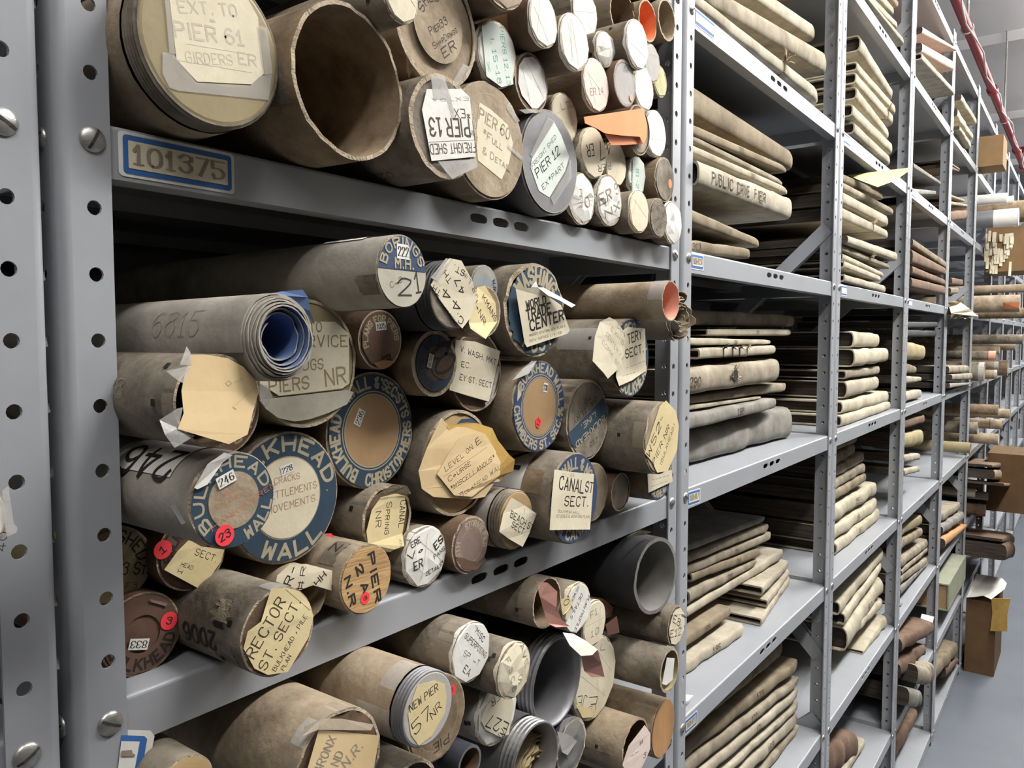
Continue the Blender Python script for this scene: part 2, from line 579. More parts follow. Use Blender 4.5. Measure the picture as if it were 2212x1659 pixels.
def screw_mb(r=.20, h=.085, rot=.4):
    mb = MB()
    rows = []
    for k in range(6):
        a = k / 5 * math.pi / 2
        rr, y = r * math.cos(a), -h * math.sin(a)
        rows.append([(rr * math.cos(t) * U, y * U, rr * math.sin(t) * U) for t in [2 * math.pi * j / 16 for j in range(16)]])
    rows.insert(0, [(p[0], .01 * U, p[2]) for p in rows[0]])
    mb.grid(rows, 0, True, True)
    c, s = math.cos(rot), math.sin(rot)
    w, l = .022, .17

    def P(a, b, y):
        return ((a * c - b * s) * U, y * U, (a * s + b * c) * U)
    pts = [P(-l, -w, -h * .55), P(l, -w, -h * .55), P(l, w, -h * .55), P(-l, w, -h * .55)]
    top = [P(-l * .5, -w, -h * 1.04), P(l * .5, -w, -h * 1.04), P(l * .5, w, -h * 1.04), P(-l * .5, w, -h * 1.04)]
    mb.add(pts + top, [(4, 5, 6, 7), (0, 1, 5, 4), (1, 2, 6, 5), (2, 3, 7, 6), (3, 0, 4, 7)], 1)
    return mb


LIP_T, LIP_B, LIP_Q, DEPTH = .31, -.51, .075, 16.5


def shelf_mb():
    """pressed steel shelf: deck, rolled front lip with three slots, return flange, folded ends"""
    mb = MB()
    x0, x1 = -.2, BAYW + .2
    h = LIP_T - LIP_B

    def fn(t, v, layer):        # lip: t along, v up
        return (t * U, (LIP_Q + (TH * .8 if layer else 0)) * U, v * U)
    r = .07
    zt, zb = LIP_T - r, LIP_B + .04
    cs = 10.25
    xs = [x0, cs - 1.35, cs - .45, cs + .45, cs + 1.35, x1]
    for k in range(5):
        if 1 <= k <= 3:
            hole_cell(mb, fn, xs[k], xs[k + 1], zb, zt, (xs[k] + xs[k + 1]) / 2, -.02, .33, .115, slot=True)
        else:
            for ly in (0, 1):
                mb.add([fn(xs[k], zb, ly), fn(xs[k + 1], zb, ly), fn(xs[k + 1], zt, ly), fn(xs[k], zt, ly)], [(0, 1, 2, 3)])
    rows = []
    for k in range(5):
        a = k / 4 * math.pi / 2
        rows.append([(x * U, (LIP_Q + r - r * math.cos(a)) * U, (zt + r * math.sin(a)) * U) for x in (x0, x1)])
    mb.grid(rows, 0, True)
    mb.box((x0 * U, (LIP_Q + r) * U, (LIP_T - .05) * U), (x1 * U, DEPTH * U, LIP_T * U))
    mb.box((x0 * U, LIP_Q * U, LIP_B * U), (x1 * U, (LIP_Q + .5) * U, zb * U))
    mb.box((x0 * U, (DEPTH - .05) * U, LIP_B * U), (x1 * U, DEPTH * U, LIP_T * U))
    for a in (x0, x1 - .05):
        mb.box((a * U, (LIP_Q + .9) * U, LIP_B * U), ((a + .05) * U, DEPTH * U, (LIP_T - .05) * U))
    for a in (5.5, 11.5):       # stiffening channel under the deck
        mb.box((x0 * U, a * U, (LIP_T - .42) * U), (x1 * U, (a + 1.3) * U, (LIP_T - .05) * U))
    return mb


def bar(mb, a, b, w, th):
    """flat steel strip from a to b lying in a plane x = const"""
    d = (b - a).normalized()
    n = Vector((1, 0, 0))
    s = d.cross(n).normalized() * w / 2
    t = n * th / 2
    vs = [a - s - t, a + s - t, a + s + t, a - s + t, b - s - t, b + s - t, b + s + t, b - s + t]
    mb.add(vs, [(0, 1, 2, 3), (7, 6, 5, 4), (0, 4, 5, 1), (1, 5, 6, 2), (2, 6, 7, 3), (3, 7, 4, 0)])


ORD = ('zeroth', 'first', 'second', 'third', 'fourth', 'fifth', 'sixth', 'seventh', 'eighth', 'ninth', 'tenth', 'eleventh', 'twelfth')
BAYLAB = ['grey steel shelving bay cut off by the left edge, one row of perforations showing',
          'grey steel shelving bay full of drawing tubes, tagged 101375 on its lip',
          'grey steel shelving bay holding folded linen bundles, tagged 101423 and 101417',
          'grey steel shelving bay holding stacks of cream linen bundles, olive sheet jutting out of it',
          'grey steel shelving bay with pinkish crumbling bundles at its top and curled brown volumes',
          'grey steel shelving bay with a sage grey box book and crumpled pale sheet']
for k in range(6, NB):
    BAYLAB.append('grey steel shelving bay far down the aisle, %s of the row from the left edge' % ORD[min(k + 1, 12)])


def make_unit():
    root = empty('shelving_unit', (0, 0, 0), BAYLAB[0], 'shelving', 'shelving bays of the row')
    me = {}
    sc = [screw_mb(rot=a).build('screw', ['screw', 'slot']) for a in (1.1, 2.6, .5)]
    first = [True] * 3

    def screw(i, parent, loc, rz=0.0, s=1.0):
        o = sc[i]
        if first[i]:
            first[i] = False
        else:
            o = o.copy()
            COL.objects.link(o)
        o.parent = parent
        o.location = loc
        o.rotation_euler = (0, 0, rz)
        o.scale = (s, s, s)
    for sgn, x in ((1, 0.0), (-1, BAYW)):
        p = post_mesh(sgn).build('post', 'steel', root)
        p.location = (x * U, 0, ZA)
        for j, lv in enumerate(LEVELS):
            screw((j + (sgn < 0)) % 3, p, (0, 0, lv * U + 0.0005))
            if sgn > 0 and lv % 18 == 0 or lv in (-9,):
                screw(2, p, (sgn * -.505 * U, .54 * U, lv * U), math.radians(-90 * sgn), .9)
        bpo = p.copy()
        COL.objects.link(bpo)
        bpo.parent = root
        bpo.location = (x * U, (DEPTH + .1) * U, ZA)
        bpo.scale = (1, -1, 1)
        for ya, yb in ((22, 7), (3.5, -11), (-22.2, -5.5), (-26, -41)):
            mb = MB()
            xx = (x - sgn * .36) * U
            bar(mb, Vector((xx, .5 * U, ZA + ya * U)), Vector((xx, (DEPTH - .5) * U, ZA + yb * U)), .8 * U, .05 * U)
            mb.build('side_brace', 'steel', root)
    sm = shelf_mb().build('shelf', 'steel', root)
    for j, lv in enumerate(LEVELS):
        s = sm if j == 0 else sm.copy()
        if j:
            COL.objects.link(s)
            s.parent = root
        s.location = (0, 0, ZA + lv * U)
    return root


units = []
proto = make_unit()
for k in range(NB):
    r = proto if k == 0 else copy_tree(proto)
    r.location = ((k - 1) * PITCH * U, 0, 0)
    r['label'] = BAYLAB[k]
    units.append(r)


def shelf_of(bay, level):
    for c in units[bay].children:
        if c.name.startswith('shelf') and abs(c.location.z - (ZA + level * U)) < 1e-4:
            return c


def shelf_label(bay, level, x0, w, z0, h, text, tilt=0.0, pale=False):
    """white card with a blue border, lying on the front lip"""
    par = shelf_of(bay, level)
    mb = MB()
    c, s = math.cos(tilt), math.sin(tilt)

    def fn(x, z, lay):
        X, Z = x * c - z * s, x * s + z * c
        return ((x0 + X) * U, (LIP_Q - .012 - .008 * lay) * U, (z0 + Z) * U)

    def rect(a, b, cc, d, lay, m, rd=.06):
        pts = []
        for (px, pz, st) in ((b - rd, cc + rd, -90), (b - rd, d - rd, 0), (a + rd, d - rd, 90), (a + rd, cc + rd, 180)):
            for t in (0, 30, 60, 90):
                an = math.radians(st + t)
                pts.append(fn(px + rd * math.cos(an), pz + rd * math.sin(an), lay))
        mb.fan(pts, m)
    rect(0, w, 0, h, 0, 0, .07)
    rect(.07 if not pale else .03, w - .06, .05, h - .05, 1, 1, .06)
    rect(.15, w - .14, .135, h - .135, 2, 2, .02)
    if text:
        write(mb, text, (.24, .22), (w - .22, .22), (h - .27) * .66, .05, lambda a, b: fn(a, b, 3), 3, True)
    return mb.build('shelf_label', ['white', 'cyanlabel', 'cream' if not pale else 'white', 'pencil'], par)


shelf_label(1, 0, .42, 2.05, -.44, .70, '101375')
shelf_label(2, 0, .32, 1.25, -.36, .60, '101423')
shelf_label(2, -9, .30, 1.25, -.42, .60, '101417', -.03)
shelf_label(2, -18, .30, 1.25, -.42, .60, '101411', -.03)
shelf_label(2, 9, .32, 2.0, -.36, .60, '', 0)
shelf_label(3, 9, .35, 1.7, -.40, .62, '', 0, True)
shelf_label(3, 0, .6, 1.5, -.40, .62, '', 0, True)
shelf_label(4, 9, .6, 1.8, -.40, .62, '', 0, True)
shelf_label(4, 0, .5, 1.8, -.40, .62, '', 0, True)
shelf_label(5, 9, .6, 1.8, -.40, .62, '', 0, True)


# ------------------------------------------------------------------ drawing tubes
TD = {}
for _r in '''A1:460,98,179,-0.81 A2:760,178,166,-1.07 A3:868,-4,52,-1.56 A4:946,54,134,-0.61 A5:962,274,112,-1.23 A6:1058,305,126,-0.53 A7:1188,352,113,-0.42 A8:1075,117,70,-0.54 A9:1149,179,63,-0.51
A10:1174,45,56,-0.99 A11:1085,-72,88,-1.18 A13:1241,91,60,-1.05 A14:1264,28,52,0.22 A15:1346,33,56,0.08 A16:1377,96,52,-0.82 A17:1400,45,44,-0.07 A18:1441,43,44,-0.15 A19:1306,106,38,-0.49
A20:1288,184,56,-0.50 A21:1350,180,50,-0.69 A22:1391,192,47,-0.30 A23:1408,137,41,-0.17 A24:1426,176,34,0.08 A25:1219,256,54,-0.00 A27:1380,281,54,-0.37 A28:1417,289,50,-0.21 A29:1283,330,54,-0.25
A30:1330,354,48,-0.04 A31:1375,378,40,0.02 A32:1436,388,48,-0.34 A33:1257,429,56,-0.18 A34:1317,433,55,-0.25 A35:1381,457,46,-0.52 A36:1422,471,43,-0.54 A37:1454,481,46,-0.43 B1:868,586,80,-1.47
B2:978,638,78,-1.02 B3:1048,672,56,-0.85 B4:1046,620,48,-0.07 B5:1157,670,102,-0.43 B6:1450,650,44,-1.95 B7:1466,685,60,-1.06 B8:1362,773,86,-0.92 B9:600,730,96,-1.92 B10:664,785,141,0.24
B11:470,866,103,-1.71 B12:478,888,98,0.37 B13:822,734,65,0.12 B14:940,785,73,0.01 B15:1030,802,88,0.21 B16:803,930,128,0.55 B17:1165,878,101,-0.29 B18:1270,907,88,-0.39 B19:1428,946,80,-1.66
B20:1424,1020,62,-0.85 B21:1341,1063,42,-0.43 B22:1282,1063,64,-0.31 B23:1240,1076,100,-0.95 B24:990,1000,116,0.10 B25:619,1075,145,0.42 B26:504,1080,106,-1.76 B27:838,1120,75,0.22
B28:920,1202,66,-0.00 B29:1017,1177,63,-0.20 B30:1115,1123,66,-0.47 B31:791,1251,76,-0.41 B32:602,1365,96,-1.14 B33:662,1285,60,-0.08 B34:415,1195,82,0.63 B35:246,1222,87,1.01 B36:306,1369,91,0.72
C1:1418,1244,84,-0.89 C2:1183,1302,56,-0.39 C23:1248,1312,54,-0.53 C3:1284,1346,50,-0.41 C5:1286,1464,90,0.05 C6:1205,1472,101,-0.17 C8:1018,1409,65,-0.79 C9:1111,1448,61,-1.18 C10:925,1531,84,-1.87
C11:944,1552,95,-0.86 C12:1075,1540,69,-0.38 C13:1158,1650,92,-0.86 C14:1015,1650,40,-1.24 C15:1236,1612,60,-0.34 C16:1461,1352,44,-1.28 C17:1447,1448,48,-1.50 C18:1432,1573,63,-1.11
C19:1374,1618,65,-1.11 C20:733,1655,124,-1.56 C21:400,1700,68,-0.70 C22:890,1722,80,-1.59'''.split():
    _k, _v = _r.split(':')
    TD[_k] = tuple(float(x) for x in _v.split(','))
GR = {'A': 'drawing tubes on the upper shelf', 'B': 'drawing tubes on the middle shelf', 'C': 'drawing tubes on the lower shelf'}


class Tube:
    """a tube whose front end is the local plane y = 0, running back along +y"""

    def __init__(self, key, label, name='cardboard_tube', cat='tube', yaw=0.0, pitch=0.0, data=None, group=None):
        px, py, r, q = data or TD[key]
        self.key = key
        self.rng = random.Random(sum(ord(c) * (i + 3) for i, c in enumerate(key)))
        c = at_q(px, py, q)
        self.R = .987 * r * (c - EYE).dot(FW) / F
        self.px_m = (c - EYE).dot(FW) / F
        self.o = empty(name, c, label, cat, group or GR.get(key[0]))
        self.o.rotation_euler = (math.radians(pitch), 0, math.radians(yaw))
        self.mx = Matrix.Translation(c) @ self.o.rotation_euler.to_matrix().to_4x4()
        self.inv = self.mx.inverted()
        self.nrm = (self.mx.to_3x3() @ Vector((0, 1, 0))).normalized()
        self.layer = 0
        self.y0 = -.0006

    def loc(self, px, py, y=0.0):
        """photograph point -> local coordinates on the plane local y"""
        p0 = self.mx @ Vector((0, y, 0))
        return self.inv @ on_plane(px, py, p0, self.nrm)

    def next(self):
        self.layer += 1
        return self.y0 - .00016 * self.layer

    def body(self, m='kraft', L=13.5, wall=.10, open_=False, inset=.0, seg=44, ragged=.0015, dent=.006, inner=None, edge='edge', flare=None, neck=None, neckm=None, capm=None, rim=True):
        rng, R = self.rng, self.R
        ph = rng.uniform(0, 100)
        ang = [2 * math.pi * k / seg for k in range(seg)]

        def rad(t, y):
            return 1 + dent * noise.noise(Vector((math.cos(t) * 1.3 + ph, math.sin(t) * 1.3, y * 12)))

        def rg(t, k):
            return ragged * min(1, R / .05) * (noise.noise(Vector((math.cos(t) * 3 + ph, math.sin(t) * 3, k))) * .5 + .5 * rng.random())
        mb = MB()
        ln = L * U
        st = neck[1] * R if neck else 0.0     # length of the threaded neck
        ys = [st, st + .006, st + .05, st + .15, ln]
        rows = []
        edges = [rg(t, 0) for t in ang]
        for i, y in enumerate(ys):
            rows.append([(R * rad(t, y) * math.cos(t), y + (edges[k] if i == 0 else 0), R * rad(t, y) * math.sin(t)) for k, t in enumerate(ang)])
        mb.grid(rows, 0, True, True, True)
        mb.fan(rows[-1], 0, True)
        ri = R * (1 - wall)
        front = rows[0]
        depth = inset * R if not open_ else ln * .93
        r1 = [(ri * rad(t, 0) * math.cos(t), st + edges[k] * .7, ri * rad(t, 0) * math.sin(t)) for k, t in enumerate(ang)]
        if not neck:
            mb.grid([r1, front], 1, False, True, True)
        if open_:
            inn = [r1]
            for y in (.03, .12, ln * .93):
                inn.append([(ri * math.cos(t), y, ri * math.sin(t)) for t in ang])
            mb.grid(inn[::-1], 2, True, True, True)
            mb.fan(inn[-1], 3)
        elif not neck and depth > 1e-4:
            inn = [(ri * math.cos(t), depth, ri * math.sin(t)) for t in ang]
            mb.grid([inn, r1], 1, True, True, True)
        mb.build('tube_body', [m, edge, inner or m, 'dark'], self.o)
        if neck:                               # screw thread and lid
            n, ext = neck
            mb = MB()
            prof = []
            nb = n * 4
            for i in range(nb + 1):
                y = st * (1 - i / nb)
                f = (.955, .985, .99, .96)[i % 4]
                prof.append((R * f, y))
            if open_:
                prof += [(R * .93, 0), (R * .90, .001), (R * .885, st * .5), (R * .88, ln * .9)]
            else:
                prof += [(R * .93, 0), (R * .90, -.0004)]
            rows = [[(r * math.cos(t), y, r * math.sin(t)) for t in ang] for r, y in prof]
            mb.grid(rows[:nb + 2], 0, False, True)
            mb.grid(rows[nb + 1:], 1, True, True)
            mb.fan(rows[-1], 2)
            mb.build('threaded_collar', [neckm or 'tin', (inner or neckm or 'tin') if open_ else (capm or m), 'dark' if open_ else (capm or m)], self.o)
        if self.key[0] in 'ABC' and not neck and m in ('kraft', 'kraft2', 'grime'):
            w = rng.random()
            if w < .45:
                self.side('tape_band', 'glue', 62, 250, .02, rng.uniform(.35, .9), ragged=.06, off=.0003)
            elif w < .75:
                a = rng.uniform(120, 190)
                self.side('paper_patch', rng.choice(['kraft', 'grime', 'kraft2']), a, a + rng.uniform(25, 50), rng.uniform(.1, .5), rng.uniform(.9, 1.8), ragged=.12, off=.0003)
            for _ in range(rng.randint(0, 2)):
                a, yy = rng.uniform(125, 215), rng.uniform(.25, .9)
                self.side('nail_hole', 'dark', a, a + .004 / R * 57.3, yy, yy + .004 / R, off=.0009)
        return self

    def cap(self, m='kraft', r=.90, y=.0, dome=0.0, ringm=None):
        R, rng = self.R * r, self.rng
        seg = 40
        mb = MB()
        rows = []
        for k, f in enumerate((1.0, .97, .80, .5, .2)):
            yy = y - dome * (1 - f * f)
            rows.append([(R * f * math.cos(t), yy, R * f * math.sin(t)) for t in [2 * math.pi * j / seg for j in range(seg)]])
        mb.grid(rows, 0, True, True)
        mb.fan(rows[-1], 0)
        mb.build('end_cap', m, self.o)
        self.y0 = min(self.y0, y - dome - .0008)
        return self

    # ---- flat things lying on the end
    def ring(self, ro, ri, m, inner=None, inks=(), name='printed_label', lines=(), c=(0, 0), arcs=(), ragged=.0, ink='ink'):
        """annular printed label; radii are fractions of the tube radius"""
        R = self.R
        y = self.next()
        seg = 56
        mb = MB()
        mats = [m, inner or m, 'buff', ink]
        ang = [2 * math.pi * k / seg for k in range(seg)]
        rr = [ro * R * (1 - ragged * self.rng.random()) for _ in ang]

        def ringpts(r, yy):
            return [(c[0] + (r[k] if isinstance(r, list) else r) * math.cos(t), yy, c[1] + (r[k] if isinstance(r, list) else r) * math.sin(t)) for k, t in enumerate(ang)]
        if ri > 0:
            mb.grid([ringpts(rr, y), ringpts(ri * R, y)], 0, False, True)
            if inner:
                mb.fan(ringpts(ri * R, y), 1, True)
        else:
            mb.fan(ringpts(rr, y), 0, True)

        def fn(a, b):
            return (a, y - .00006, b)
        for (a, b) in lines:
            mb.grid([ringpts(b * R, y - .00005), ringpts(a * R, y - .00005)], 2, False, True)
        for A in arcs:
            text, rf, mid, hf = A[:4]
            inward = A[4] if len(A) > 4 else True
            spread = A[5] if len(A) > 5 else None
            mi = A[6] if len(A) > 6 else 2
            wt = A[7] if len(A) > 7 else .24
            write_arc(mb, text, c, rf * R, mid, hf * R, hf * R * wt, fn, mi, inward, spread)
        for A in inks:
            self._ink(mb, fn, A, y, 3)
        self.layer += 1
        return mb.build(name, mats, self.o)

    def _ink(self, mb, fn, A, y, mi, serif=False, sub=1):
        text, p0, p1, hpx = A[:4]
        wt = A[4] if len(A) > 4 else .14
        a, b = self.loc(*p0, y), self.loc(*p1, y)
        h = hpx * self.px_m
        write(mb, text, (a.x, a.z), (b.x, b.z), h, h * wt, fn, mi, serif, sub)

    def sheet(self, name, m, pts, inks=(), ink='ink', off=None, thick=.0002, y=None, lines=()):
        """paper cut to an outline measured in the photograph; a third number lifts a corner (mm)"""
        y = self.next() if y is None else y
        P = [self.loc(p[0], p[1], y - (p[2] if len(p) > 2 else 0) * .001) for p in pts]
        n = len(P)
        tri = tessellate_polygon([[Vector((p.x, p.z, 0)) for p in P]])
        mb = MB()
        vs = [tuple(p) for p in P] + [(p.x, p.y + thick, p.z) for p in P]
        fs = []
        for t in tri:
            a, b, c = (P[i] for i in t)
            cr = (b.x - a.x) * (c.z - a.z) - (b.z - a.z) * (c.x - a.x)
            t = tuple(t) if cr > 0 else tuple(t)[::-1]
            fs += [t, tuple(n + i for i in t[::-1])]
        fs += [(i, (i + 1) % n, n + (i + 1) % n, n + i) for i in range(n)]
        mb.add(vs, fs)
        T = [tuple(P[i] for i in t) for t in tri]

        def surf(x, z):
            for a, b, c in T:
                d = (b.z - c.z) * (a.x - c.x) + (c.x - b.x) * (a.z - c.z)
                if abs(d) < 1e-14:
                    continue
                u = ((b.z - c.z) * (x - c.x) + (c.x - b.x) * (z - c.z)) / d
                v = ((c.z - a.z) * (x - c.x) + (a.x - c.x) * (z - c.z)) / d
                if u > -.02 and v > -.02 and u + v < 1.02:
                    return u * a.y + v * b.y + (1 - u - v) * c.y
            return y

        def fn(a, b):
            return (a, surf(a, b) - .00007, b)
        for A in inks:
            self._ink(mb, fn, A, y, 1, sub=3)
        for (p0, p1, w) in lines:
            a, b = self.loc(*p0, y), self.loc(*p1, y)
            k = 6
            ribbon(mb, [(a.x + (b.x - a.x) * i / k, a.z + (b.z - a.z) * i / k) for i in range(k + 1)], w * self.px_m, fn, 1)
        self.layer += 1
        return mb.build(name, [m, ink], self.o)

    def ngon(self, name, m, n=9, r=.98, irr=.06, inks=(), ink='pencil', rot=0.0, bulge=.02, skirt=0.0, c=(0, 0), lines=0, y=None):
        """creased sheet folded over the end: a faceted polygon with its edges turned back along the tube"""
        rng, R = self.rng, self.R
        y = self.next() if y is None else y
        mb = MB()
        an = sorted(math.radians(rot) + 2 * math.pi * (k + rng.uniform(-.25, .25)) / n for k in range(n))
        rr = [R * r * (1 - irr * rng.random()) for _ in an]
        out = [Vector((c[0] + q * math.cos(a), y, c[1] + q * math.sin(a))) for a, q in zip(an, rr)]
        mid = [Vector((c[0] + .55 * q * math.cos(a), y - bulge * R * rng.uniform(.2, 1.1), c[1] + .55 * q * math.sin(a))) for a, q in zip(an, rr)]
        cen = Vector((c[0], y - bulge * R * .6, c[1]))
        vs = out + mid + [cen]
        fs, tr = [], []
        for i in range(n):
            j = (i + 1) % n
            fs += [(i, j, n + j), (i, n + j, n + i), (n + i, n + j, 2 * n)]
        mb.add(vs, fs)
        tr = [(vs[f[0]], vs[f[1]], vs[f[2]]) for f in fs]
        if skirt:
            back = []
            for k, (a, q) in enumerate(zip(an, rr)):
                L = skirt * R * rng.uniform(.35, 1.2)
                back.append(Vector((R * 1.012 * math.cos(a), L, R * 1.012 * math.sin(a))))
            pts, fa = [], []
            for i in range(n):
                a0, a1 = an[i], an[(i + 1) % n] + (2 * math.pi if i == n - 1 else 0)
                sub = 4
                base = len(pts)
                for k in range(sub + 1):
                    a = a0 + (a1 - a0) * k / sub
                    o = out[i].lerp(out[(i + 1) % n], k / sub)
                    L = skirt * R * (.55 + .5 * noise.noise(Vector((math.cos(a) * 2.2 + n, math.sin(a) * 2.2, skirt))))
                    pts += [o, Vector((R * 1.014 * math.cos(a), .0012, R * 1.014 * math.sin(a))), Vector((R * 1.012 * math.cos(a), L, R * 1.012 * math.sin(a)))]
                for k in range(sub):
                    b = base + 3 * k
                    fa += [(b, b + 1, b + 4, b + 3), (b + 1, b + 2, b + 5, b + 4)]
            mb.add(pts, fa)

        def surf(x, z):
            for a, b, cc in tr:
                d = (b.z - cc.z) * (a.x - cc.x) + (cc.x - b.x) * (a.z - cc.z)
                if abs(d) < 1e-14:
                    continue
                u = ((b.z - cc.z) * (x - cc.x) + (cc.x - b.x) * (z - cc.z)) / d
                v = ((cc.z - a.z) * (x - cc.x) + (a.x - cc.x) * (z - cc.z)) / d
                if u > -.02 and v > -.02 and u + v < 1.02:
                    return u * a.y + v * b.y + (1 - u - v) * cc.y
            return y

        def fn(a, b):
            return (a, surf(a, b) - .00008 - .003 * bulge, b)
        for A in inks:
            self._ink(mb, fn, A, y, 1, sub=4)
        for k in range(lines // 2):            # creases and tape seams
            a = rng.uniform(0, math.pi)
            d = rng.uniform(-.6, .6) * R
            hw = math.sqrt(max(R * R * .6 - d * d, 0))
            p = [(c[0] - math.sin(a) * d + math.cos(a) * hw * t, c[1] + math.cos(a) * d + math.sin(a) * hw * t) for t in [-1 + 2 * i / 8 for i in range(9)]]
            ribbon(mb, p, .0004, fn, 2)
        self.layer += 2
        self.y0 -= bulge * R
        return mb.build(name, [m, ink, 'dirty'], self.o)

    def number(self, px, py, w, h, rot, text, name='number_tag'):
        """little white tag with printed figures; sizes in photograph pixels"""
        y = self.next()
        c = self.loc(px, py, y)
        k = self.px_m
        cs, sn = math.cos(math.radians(rot)), math.sin(math.radians(rot))

        def T(a, b, yy=y):
            return (c.x + (a * cs - b * sn) * k, yy, c.z + (a * sn + b * cs) * k)
        mb = MB()
        mb.fan([T(-w / 2, -h / 2), T(w / 2, -h / 2), T(w / 2, h / 2), T(-w / 2, h / 2)], 0)
        write(mb, text, (-w * .40, -h * .31), (w * .40, -h * .31), h * .62, h * .085, lambda a, b: T(a, b, y - .00006), 1, True)
        self.layer += 1
        return mb.build(name, ['white', 'ink'], self.o)

    def dot(self, px, py, r, text='', rot=0, m='red', squash=1.0):
        y = self.next()
        c = self.loc(px, py, y)
        k = self.px_m
        mb = MB()
        mb.fan([(c.x + r * k * math.cos(t) * squash, y, c.z + r * k * math.sin(t)) for t in [2 * math.pi * j / 24 for j in range(24)]], 0)
        if text:
            cs, sn = math.cos(math.radians(rot)), math.sin(math.radians(rot))
            ww = r * (.30 if len(text) == 1 else .58)
            write(mb, text, (-ww, -r * .35), (ww, -r * .35), r * .75, r * .13, lambda a, b: (c.x + (a * cs - b * sn) * k, y - .00006, c.z + (a * sn + b * cs) * k), 1)
        self.layer += 1
        return mb.build('round_sticker', [m, 'ink'], self.o)

    # ---- things on the curved side; ph in degrees (180 = left, 90 = top), y in tube radii from the end
    def side(self, name, m, ph0, ph1, y0, y1, inks=(), ink='ink', ragged=0.0, off=.0007):
        R = self.R + off
        mb = MB()
        n, k = 10, 6
        if m:
            rows = []
            for i in range(n + 1):
                p = math.radians(ph0 + (ph1 - ph0) * i / n)
                rows.append([(R * math.cos(p), (y0 + (y1 - y0) * j / k) * self.R + (ragged * self.R * (self.rng.random() - .5) if j in (0, k) else 0), R * math.sin(p)) for j in range(k + 1)])
            mb.grid(rows, 0, True, False, ph1 > ph0)
        for (text, ph, ya, yb, h, wt, flip) in inks:
            # reads from the back towards the front; flip turns it upside down
            def fn(a, b, ph=ph, ya=ya, flip=flip):
                yy = (ya - a) if not flip else (ya + a)
                an = math.radians(ph) - (b if not flip else -b)
                return ((R + .00015) * math.cos(an), yy * self.R, (R + .00015) * math.sin(an))
            write(mb, text, (0, 0), (abs(yb - ya), 0), h, h * wt, fn, 1, sub=6)
        return mb.build(name, [m or 'ink', ink], self.o)


def tape(t, pts, m='tape', name='tape_strip'):
    return t.sheet(name, m, pts, thick=.0002)


def zoomer(ox, oy, k):
    return lambda x, y, l=0: (ox + x / k, oy + y / k, l)


a1, a2, b3, b4 = zoomer(0, 0, 2.962), zoomer(740, 0, 2.911), zoomer(200, 460, 3.073), zoomer(740, 500, 2.861)
b5, b6, c7, c8 = zoomer(0, 880, 2.765), zoomer(640, 880, 2.572), zoomer(200, 1350, 3.16), zoomer(740, 1130, 2.911)


def P(fr, s):
    """'x,y x,y,lift ...' in a working frame -> photograph points"""
    return [fr(*[float(v) for v in w.split(',')]) for w in s.split()]


def T(fr, text, x0, y0, x1, y1, h, w=.14):
    return (text, fr(x0, y0)[:2], fr(x1, y1)[:2], h, w)


def loose(name, label, cat, m, pts, inks=(), ink='pencil', group=None, thick=.0004, parent=None, plane=None):
    """a free sheet of paper through measured points, each with its own distance q"""
    V = [at_q(*p) for p in pts]
    if plane:
        a_, b_, c_ = (at_q(*p) for p in plane)
        n_ = (b_ - a_).cross(c_ - a_).normalized()
        V = [on_plane(p[0], p[1], a_, n_) for p in pts]
    c = sum(V, Vector()) / len(V)
    mb = MB()
    n = len(V)
    tri = tessellate_polygon([[Vector((p[0], -p[1], 0)) for p in pts]])
    vs = [tuple(v - c) for v in V] + [tuple(v - c + Vector((0, thick, 0))) for v in V]
    fs = []
    for t in tri:
        a, b, d = (pts[i] for i in t)
        cr = (b[0] - a[0]) * -(d[1] - a[1]) + (b[1] - a[1]) * (d[0] - a[0])
        t = tuple(t) if cr > 0 else tuple(t)[::-1]
        fs += [t, tuple(n + i for i in t[::-1])]
    fs += [(i, (i + 1) % n, n + (i + 1) % n, n + i) for i in range(n)]
    mb.add(vs, fs)
    o = mb.build(name, [m, ink], parent)
    o.location = c
    return tag(o, label, cat, group)


# ================================================================== upper shelf
t = Tube('A1', 'wide screw-lidded tube marked GIRDERS right above the shelf tag 101375').body('kraft2', neck=(5, .30), neckm='grime', capm='olive')
t.sheet('paper_label', 'cream', P(a1, '1075,-90 1540,-90 1650,110 1690,470 1610,540 1260,522 1130,380'), ink='faded', inks=[
    T(a1, 'EXT. TO', 1150, 80, 1520, 105, 24, .17), T(a1, 'PIER 61', 1125, 235, 1560, 290, 30, .17), T(a1, 'GIRDERS', 1195, 400, 1490, 420, 22, .1), T(a1, 'ER', 1530, 405, 1640, 425, 24, .16), T(a1, '*', 1340, 160, 1380, 165, 12)],
    lines=[(a1(1190, 280)[:2], a1(1600, 350)[:2], .8), (a1(1130, 385)[:2], a1(1610, 465)[:2], .8)])
t.sheet('tape_strip', 'film', P(a1, '1040,335 1110,340 1130,375 1260,530 1600,550 1660,490 1740,470 1720,640 1140,580 1085,560 1040,470'))
t.sheet('tape_strip', 'film', P(a1, '1050,-60 1075,-80 1125,345 1085,340'))
t.sheet('tape_strip', 'film', P(a1, '1655,160 1710,180 1745,470 1695,478'))

t = Tube('A2', 'widest open cardboard tube, dark hollow mouth, beside the GIRDERS tube', yaw=3).body('kraft', open_=True, wall=.055, ragged=.004, dent=.02, inner='kraft')
t.sheet('torn_flap', 'edge', [(878, 118, 3), (886, 132, 12), (889, 152, 10), (884, 170, 2), (879, 150, 2)])

t = Tube('A3', 'tube under a creased cream wrap, top edge of frame, above the wide open tube').body('grime')
t.ngon('paper_wrap', 'cream', 9, .97, .06, skirt=.25, lines=3)

